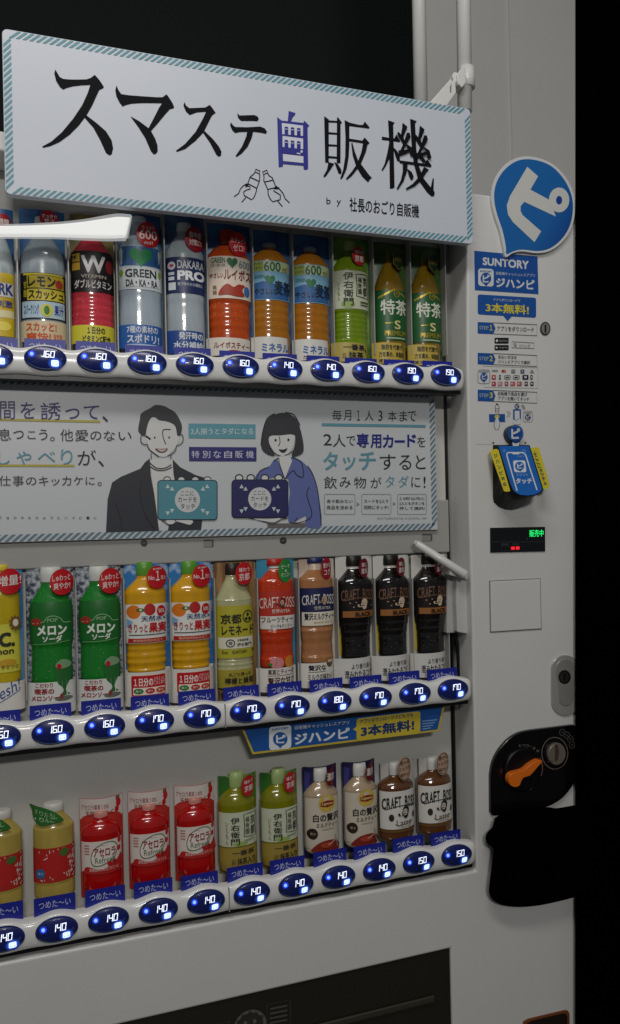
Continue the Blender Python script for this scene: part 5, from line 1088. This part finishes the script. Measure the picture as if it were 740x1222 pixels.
a.t('NDC7Q2006A02-NR_D-20230920_A0M', 370, 702, 664, 716, GREY, 1, 0.0)
a.build('printed_artwork', adv)

# ------------------------------------------------------------------ trapezoid sign under the middle rail
YT = 0.016
hs = thing('hanging_sign', P(410, 900, YT), 'blue trapezoid sign with yellow rim hanging below the middle price rail', 'sign')
tz = [P(u, v, YT) for u, v in ((286, 864), (532.5, 836), (524.3, 872.6), (301.5, 900.5))]
slab('sign_plate', [(p.x, p.z) for p in tz], YT, YT+0.003, M('#c9b23a', 0.45), hs, 0.0005)
a = Art(on_plane(YT-0.0003)); a.poly([(289.5, 866), (529.5, 838), (522.3, 870.4), (303, 897.5)], M('#1c56a0', 0.4), 0)
a.z(250, 830, 4.353); WB = M('#dfe4ea', 0.45)
a.poly([(x, y-(x-367)*0.1) for x, y in rrect(310, 157, 425, 280, 18)], WB, 1); a.t('SUNTORY', 322, 172, 412, 184, M('#1c56a0'), 2, 0.03, -0.12); a.ell(368, 226, 38, 36, M('#1c56a0'), 2); a.poly([(352, 256), (386, 252), (368, 274)], M('#1c56a0'), 2.2); a.t('ピ', 346, 204, 396, 248, WB, 3, 0.04)
a.t('自販機キャッシュレスアプリ', 444, 158, 725, 178, WB, 1, 0.01, -0.1); a.t('ジハンピ', 442, 200, 728, 256, WB, 1, 0.04, -0.12)
a.z(400, 830, 4.111)
a.poly([(x, y-(x-260)*0.12) for x, y in rrect(105, 95, 418, 205, 14)], M('#cdb93a', 0.45), 1); a.poly([(108, 150), (88, 166), (108, 178)], M('#cdb93a', 0.45), 1.3)
a.t('アプリダウンロードでどれでも', 122, 118, 384, 138, M('#16356c'), 2, 0.02, -0.13); a.t('3本無料!', 126, 150, 388, 204, M('#16356c'), 2, 0.04, -0.13)
for j in range(4): a.poly([(428, 124+j*13), (500-j*10, 117+j*13), (500-j*10, 121+j*13), (428, 128+j*13)], M('#8fb0d4'), 1)
a.build('sign_print', hs)

# ------------------------------------------------------------------ right panel: stickers and bubble sign
def sticker(name, label, draw, cat='sticker', Y=-0.0006):
    a_ = Art(on_plane(Y, 0.0003)); draw(a_); return tag(a_.build(name), label, cat)
BL = M('#144f9c', 0.42); SW = M('#d5d8da', 0.45)
bub = thing('bubble_sign', P(603, 305, -0.006), 'big round blue speech bubble sign with white character above the stickers', 'sign')
zz = lambda x, y: (560 + x/4.111, 180 + y/4.111)
ol = crom([(180, 522), (170, 480), (152, 395), (124, 310), (110, 240), (114, 175), (140, 112), (188, 58), (250, 30), (320, 30), (400, 58), (462, 112), (503, 180), (520, 250), (516, 330), (492, 402), (445, 460), (390, 494), (330, 502), (260, 494), (215, 502)], 4, True)
slab('bubble_plate', [(P(*zz(x, y), -0.006).x, P(*zz(x, y), -0.006).z) for x, y in ol], -0.006, -0.0005, M('#d4d6d6', 0.45), bub, 0.0006)
a = Art(on_plane(-0.0063, 0.0003)); a.z(560, 180, 4.111)
a.poly(crom([(183, 506), (180, 470), (164, 392), (136, 308), (123, 240), (127, 178), (152, 120), (196, 72), (252, 44), (320, 44), (395, 70), (452, 122), (490, 185), (508, 252), (504, 328), (480, 396), (436, 450), (386, 482), (330, 491), (260, 484), (218, 492)], 4, True), GRAD('bubble_blue', '#1765ac', '#13308c', (0, rad(-35), 0)), 0)
a.poly([(285, 78), (338, 125), (300, 190), (396, 242), (425, 322), (345, 285), (270, 250), (252, 272), (252, 295), (262, 315), (353, 395), (320, 448), (215, 350), (190, 312), (184, 268), (200, 222)], M('#cfd0cc', 0.45), 1)
a.ell(441, 241, 50, 61, M('#cfd0cc', 0.45), 1.5); a.ell(441, 242, 15, 21, M('#163f94', 0.42), 2.2)
a.build('bubble_print', bub)
def d(a):
    a.z(560, 180, 4.111); a.poly([(25, 490), (335, 518), (340, 703), (28, 683)], BL, 0); a.t4('SUNTORY', (66, 522), (292, 540), (292, 582), (66, 560), SW, 1, 0.04)
    a.poly([(x, y+(x-80)*.06) for x, y in rrect(44, 578, 120, 664, 14)], SW, 1); a.ell(82, 626, 26, 29, BL, 2); a.poly([(70, 650), (94, 650), (84, 664)], BL, 2.2); a.t('ピ', 66, 608, 100, 646, SW, 3, 0.04); a.t('SUNTORY', 54, 585, 112, 594, BL, 2, 0.02, .06)
    a.t4('自販機キャッシュレスアプリ', (132, 592), (322, 604), (322, 620), (132, 608), SW, 1, 0.0); a.t4('ジハンピ', (132, 622), (320, 634), (320, 682), (132, 668), SW, 1, 0.04)
sticker('brand_sticker', 'blue rectangular sticker with white maker name and app name below the bubble sign', d)
BL2 = M('#15519e', 0.42)
def d(a):
    a.z(560, 340, 5.286); a.poly([(x, y+(x-235)*.06) for x, y in rrect(54, 70, 422, 196, 14)], BL2, 0); a.poly([(212, 188), (272, 194), (242, 228)], BL2, 0.4); a.t4('アプリダウンロードで', (152, 84), (322, 92), (322, 110), (152, 102), SW, 1, 0.01); a.t4('3本無料!', (104, 112), (376, 128), (376, 190), (104, 170), M('#d9cb3a', 0.45), 1, 0.03)
sticker('bubble_sticker', 'blue speech bubble sticker with yellow lettering offering free drinks', d)
OUT = M('#4a4c50', 0.5)
def step(n, y, lines, extra=None):
    def d(a):
        a.z(560, 340, 5.286); dy = 0.03
        a.poly([(54, y), (150, y+4), (166, y+40), (152, y+76), (54, y+72)], BL2, 0); a.t4('STEP', (64, y+24), (122, y+26), (122, y+50), (64, y+47), M('#9fb2b8'), 1, 0.02); a.t4(str(n), (128, y+18), (148, y+19), (148, y+54), (128, y+53), M('#d9cb3a', 0.45), 1, 0.02)
        a.stroke([(152, y+4), (428, y+17), (428, y+86), (152, y+74)], 3.5, OUT, 0.5, closed=True)
        for t_, x0, x1, ya, yb in lines: a.t4(t_, (x0, ya), (x1, ya+(x1-x0)*.035), (x1, yb+(x1-x0)*.035), (x0, yb), M('#33454c'), 1, 0.01)
        if extra: extra(a)
    return d
sticker('step_sticker', 'first step sticker about downloading the app, beside the round keyhole', step(1, 234, [('アプリをダウンロード', 176, 408, 258, 290)]))
sticker('step_sticker', 'second step sticker about choosing a payment method, above the payment icons', step(2, 428, [('支払い方法を', 182, 300, 442, 464), ('ジハンピアプリで選択', 182, 384, 472, 494)]))
sticker('step_sticker', 'third step sticker, below the payment icons', step(3, 660, [('自販機で商品を選び', 182, 366, 672, 696), ('アプリを開いてタッチ', 182, 378, 702, 726)]))
def d(a):
    a.z(560, 340, 5.286); a.poly(rrect(160, 333, 249, 370, 6, 3), BLACK, 0); a.poly(rrect(160, 379, 249, 412, 6, 3), BLACK, 0); a.ell(175, 352, 7, 9, SW, 1, 12); a.poly([(168, 388), (182, 396), (168, 404)], SW, 1)
    a.t('App Store', 190, 346, 242, 360, M('#b8b8b8'), 1, 0.0); a.t('Google Play', 190, 390, 242, 402, M('#b8b8b8'), 1, 0.0)
    a.stroke([(270, 358), (410, 366), (410, 402), (270, 396)], 3, OUT, 0, closed=True); a.ring(289, 377, 7, 8, 3, INK, 1, 16); a.stroke([(294, 384), (299, 390)], 3, INK, 1); a.t('ジハンピ', 316, 374, 386, 394, INK, 1, 0.0)
sticker('store_badge_sticker', 'small black app store badges and search box between first and second steps', d)
def d(a):
    a.z(560, 340, 5.286); a.stroke([(88, 512), (434, 522), (434, 652), (96, 645)], 2.5, M('#9a9b98'), 0, closed=True)
    a.stroke(rrect(55, 536, 130, 622, 16), 4, GREY, 0, closed=True); a.ell(93, 580, 23, 26, BL2, 1); a.poly([(80, 600), (106, 600), (94, 614)], BL2, 1.2); a.t('ピ', 80, 564, 108, 596, SW, 2, 0.03); a.rect(64, 544, 122, 550, M('#8a98a8'), 1)
    a.t('VISA', 142, 535, 182, 548, M('#2f4a3c'), 1, 0.02); a.ell(213, 543, 9, 9, M('#b02028'), 1, 14); a.ell(225, 543, 8, 9, M('#c87a3a'), 1.4, 14); a.rect(266, 534, 290, 556, M('#5c6a60'), 1); a.rect(324, 534, 348, 558, M('#2c3f70'), 1); a.t('JCB', 268, 540, 288, 552, SW, 1.5); a.t('A', 330, 538, 342, 553, SW, 1.5); a.ell(396, 542, 8, 6, GREY, 1, 14); a.rect(382, 551, 410, 556, GREY, 1)
    cols = [M('#b8343a'), INK, OUT, OUT, INK, INK]
    for i, x in enumerate((142, 188, 222, 278, 336, 386)): 
        w = (26, 12, 38, 38, 38, 14)[i]
        if i in (2, 3): a.stroke(rrect(x, 570, x+w, 596, 10), 3, OUT, 1, closed=True); a.rect(x+8, 579, x+w-8, 588, OUT, 1)
        else: a.rect(x, 568, x+w, 597, cols[i], 1, 5); a.rect(x+w*.3, 576, x+w*.7, 588, SW, 1.5)
    for i, x in enumerate((142, 180, 224, 260, 302, 350, 386)):
        m = (M('#a82a30'), M('#c8848a'), M('#8a3a3a'), M('#c05a60'), M('#b06058'), INK, INK)[i]
        a.rect(x, 610, x+(26, 30, 22, 30, 30, 20, 20)[i], 637, m, 1, 4); a.rect(x+5, 618, x+14, 628, SW, 1.5)
sticker('payment_sticker', 'white sticker of small payment logos with app icon at its left', d)
def d(a):
    a.z(580, 470, 9.25)
    a.stroke([(108, 120), (140, 120), (145, 150), (142, 208), (106, 208), (102, 150)], 5, INK, 0, closed=True); a.rect(112, 106, 132, 118, INK, 0); a.stroke([(104, 160), (144, 160)], 4, INK, 1); a.stroke([(104, 185), (144, 185)], 4, INK, 1)
    a.poly([(34, 224), (210, 222), (212, 310), (36, 310)], BL2, 0); a.ell(122, 252, 28, 22, M('#c9bc3a'), 1)
    a.poly(crom([(100, 388), (84, 330), (98, 296), (118, 256), (130, 262), (150, 320), (150, 345), (136, 388)], 3, True), SW, 2); a.stroke([(104, 388), (88, 330), (112, 290)], 4, INK, 3, 3); a.stroke([(136, 388), (152, 340), (150, 320)], 4, INK, 3, 3)
    for x in (232, 250): a.stroke([(x, 190), (x+18, 222), (x, 256)], 5, M('#5a6a80'), 0)
    a.ell(342, 138, 27, 29, M('#24406e'), 0); a.t('ピ', 326, 120, 360, 158, SW, 1, 0.04); a.poly([(385, 120), (420, 120), (438, 165), (410, 172)], M('#9a9890'), 0)
    a.poly([(300, 170), (386, 168), (386, 290), (300, 290)], BL2, 0); a.poly([(316, 188), (370, 186), (372, 300), (318, 300)], SW, 1); a.poly(crom([(306, 334), (302, 280), (335, 290), (370, 262), (384, 300), (376, 334)], 3, True), SW, 2); a.stroke([(306, 280), (336, 292), (368, 266)], 4, INK, 3, 3)
    a.stroke(rrect(412, 190, 512, 310, 20), 5, GREY, 0, closed=True); a.ell(462, 258, 32, 34, M('#24406e'), 1); a.t('ピ', 442, 236, 484, 282, SW, 2, 0.04); a.rect(424, 204, 500, 214, M('#8a98a8'), 1)
sticker('picture_sticker', 'line drawings of a hand pressing a button and a phone, above the card reader', d)

# ------------------------------------------------------------------ card reader
zr = lambda x, y: (565 + x/7.4, 500 + y/7.4)
rd_ = thing('card_reader', P(*zr(330, 800), -0.02), 'black wedge card reader with blue phone picture face and yellow side tabs', 'card reader')
def fy(y): return -0.010 - 0.040*(y-230)/(680-230)
fo = [(213, 229), (250, 229), (350, 229), (450, 229), (494, 229), (540, 375), (585, 520), (612, 605), (614, 628), (596, 655), (545, 676), (480, 684), (410, 680), (368, 662), (340, 635), (318, 580), (290, 490), (250, 355)]
bo = [(172, 229), (220, 229), (300, 229), (380, 229), (430, 229), (470, 375), (490, 520), (500, 605), (500, 660), (480, 710), (440, 760), (400, 792), (340, 806), (280, 800), (220, 775), (180, 735), (172, 690), (172, 450)]
front = [P(*zr(x, y), fy(y)) for x, y in fo]; back = [P(*zr(x, y), -0.0005) for x, y in bo]
mid = [b_ + (f_-b_)*0.93 for f_, b_ in zip(front, back)]
cen = sum(front, Vector())/len(front)
o = loft('reader_body', [back, front, [f_ + (cen-f_)*0.03 + Vector((0, -0.0018, 0)) for f_ in front]], M('#08090b', 0.45, var=0.03, spec=0.3), rd_, True)
a = Art(lambda u, v, l: P(u, v, fy((v-500)*7.4) - 0.0022 - 0.0004*l)); a.z(565, 500, 7.4)
FB = M('#1a62b4', 0.4)
a.poly([(222, 238), (490, 238), (530, 370), (602, 600), (604, 622), (586, 648), (540, 668), (480, 675), (415, 670), (378, 652), (350, 625), (330, 575), (300, 480), (262, 358)], FB, 0)
a.stroke([(386, 634), (340, 480), (296, 325), (296, 302), (312, 297), (430, 297), (448, 302), (462, 318), (500, 440), (562, 628)], 11, SW, 1); a.poly([(340, 297), (410, 297), (402, 312), (348, 312)], SW, 1.5)
a.poly([(x+(y-410)*.12, y) for x, y in rrect(354, 366, 462, 470, 16)], SW, 1); a.ell(408, 416, 40, 40, FB, 2); a.poly([(395, 450), (428, 450), (416, 464)], FB, 2.2); a.t('ピ', 386, 394, 434, 438, SW, 3, 0.04)
a.t('アプリで', 378, 482, 482, 506, M('#9fc0dc'), 1, 0.01); a.t('タッチ', 376, 522, 518, 572, SW, 1, 0.04); a.t('PAY', 390, 322, 450, 338, M('#7fa4cc'), 1, 0.0)
for q in ([(258, 280), (275, 290)], [(268, 265), (285, 285)], [(430, 268), (445, 285)], [(448, 270), (462, 290)]): a.stroke(q, 4, M('#8fb4d4'), 1)
a.build('reader_face', rd_)
for nm, pts, body, ln_, wd in (('left', [(150, 292), (162, 272), (205, 264), (222, 275), (326, 636), (300, 642), (272, 638)], 'ジハンピ対応', ((190, 300), (285, 600)), 15), ('right', [(503, 262), (520, 252), (570, 250), (582, 262), (672, 580), (664, 606), (626, 624), (614, 612)], '↓ここにタッチ↓', ((538, 285), (640, 585)), 15)):
    tabf = (lambda y: fy(y) + 0.001) if nm == 'left' else (lambda y: -0.006 - 0.024*(y-260)/(640-260))
    n = len(pts); fr = [P(*zr(x, y), tabf(y)) for x, y in pts]; V = fr + [v + Vector((0, 0.0012, 0)) for v in fr]
    tb = obj('yellow_tab', V, [tuple(range(n)), tuple(range(2*n-1, n-1, -1))] + [(i, (i+1) % n, (i+1) % n+n, i+n) for i in range(n)], M('#cfc02c', 0.45), rd_)
    a = Art(lambda u, v, l, tabf=tabf: P(u, v, tabf((v-500)*7.4) - 0.0006 - 0.0004*l)); a.z(565, 500, 7.4)
    k = len(body)
    for i, ch in enumerate(body):
        t = (i+0.5)/k; x = ln_[0][0]+(ln_[1][0]-ln_[0][0])*t; y = ln_[0][1]+(ln_[1][1]-ln_[0][1])*t
        a.t4(ch, (x-wd-4, y-15), (x+wd-4, y-19), (x+wd+4, y+13), (x-wd+4, y+17), M('#2a3f5c'), 1, 0.02)
    a.build('tab_lettering', tb)
tp = crom([(345, 244), (342, 205), (312, 175), (297, 130), (310, 85), (345, 58), (385, 55), (425, 75), (443, 120), (436, 165), (408, 205), (402, 240)], 4, True)
top = slab('round_badge', [(P(*zr(x, y), -0.012).x, P(*zr(x, y), -0.012).z) for x, y in tp], -0.012, -0.001, M('#12203c', 0.4), rd_, 0.0006)
a = Art(on_plane(-0.0123)); a.z(565, 500, 7.4); a.ell(372, 128, 66, 68, M('#2a78b8', 0.4), 0); a.ell(372, 128, 58, 60, M('#15479a', 0.4), 1); a.poly([(340, 178), (405, 178), (374, 214)], M('#15479a', 0.4), 1.3)
a.t('ピ', 334, 82, 412, 176, SW, 2, 0.05); a.poly([(345, 205), (374, 218), (405, 205), (400, 240), (348, 242)], SW, 1.6); a.build('badge_print', top)

# ------------------------------------------------------------------ pipes above
PW = M('#e8e7e3', 0.28, coat=0.3, var=0.03)
def pipe(ua, va, ub, vb, Y, rpx, label):
    A, B = P(ua, va, Y), P(ub, vb, Y); d_ = (B-A).normalized(); A = A - d_*0.5; B = B + d_*0.004
    r = (P(ua+rpx, va, Y) - P(ua-rpx, va, Y)).length/2
    t = thing('white_pipe', B, label, 'pipe', None); tube('tube', [A, A+(B-A)*0.5, B], r, PW, t, 24); return t, r
pipe(499.8, 0, 502.2, 122, 0.22, 7.2, 'white pipe at the dark opening, farther left behind the banner')
t2, r2 = pipe(553.2, 0, 554.8, 131, 0.10, 7.4, 'white pipe with a collar clamp, right of the other pipe')
cA, cB = P(556, 82, 0.10), P(556.5, 106, 0.10)
cl = thing('pipe_clamp', cB, 'white plastic collar clamp with slanting arm on the right pipe', 'clamp')
tube('collar', [cA, cA+(cB-cA)*0.02, cB-(cB-cA)*0.02, cB], [r2*1.05, r2*1.22, r2*1.22, r2*1.05], PW, cl, 24)
zp = lambda x, y: (485+x/6.435, y/6.435)
slab('arm', [(P(*zp(x, y), 0.09).x, P(*zp(x, y), 0.09).z) for x, y in ((150, 820), (335, 610), (345, 572), (372, 570), (385, 600), (362, 660), (368, 730), (290, 840))], 0.082, 0.1, PW, cl, 0.002)
slab('lug', [(P(*zp(x, y), 0.085).x, P(*zp(x, y), 0.085).z) for x, y in ((370, 590), (420, 525), (440, 520), (445, 650), (415, 690), (385, 660), (380, 640))], 0.078, 0.1, PW, cl, 0.002)
a = Art(on_plane(0.0815)); a.z(485, 0, 6.435); a.poly([(335, 665), (346, 640), (345, 705), (334, 712)], M('#8a8985'), 0); a.ell(352, 605, 8, 12, M('#a5a49f'), 0, 14); a.build('arm_slot', cl)
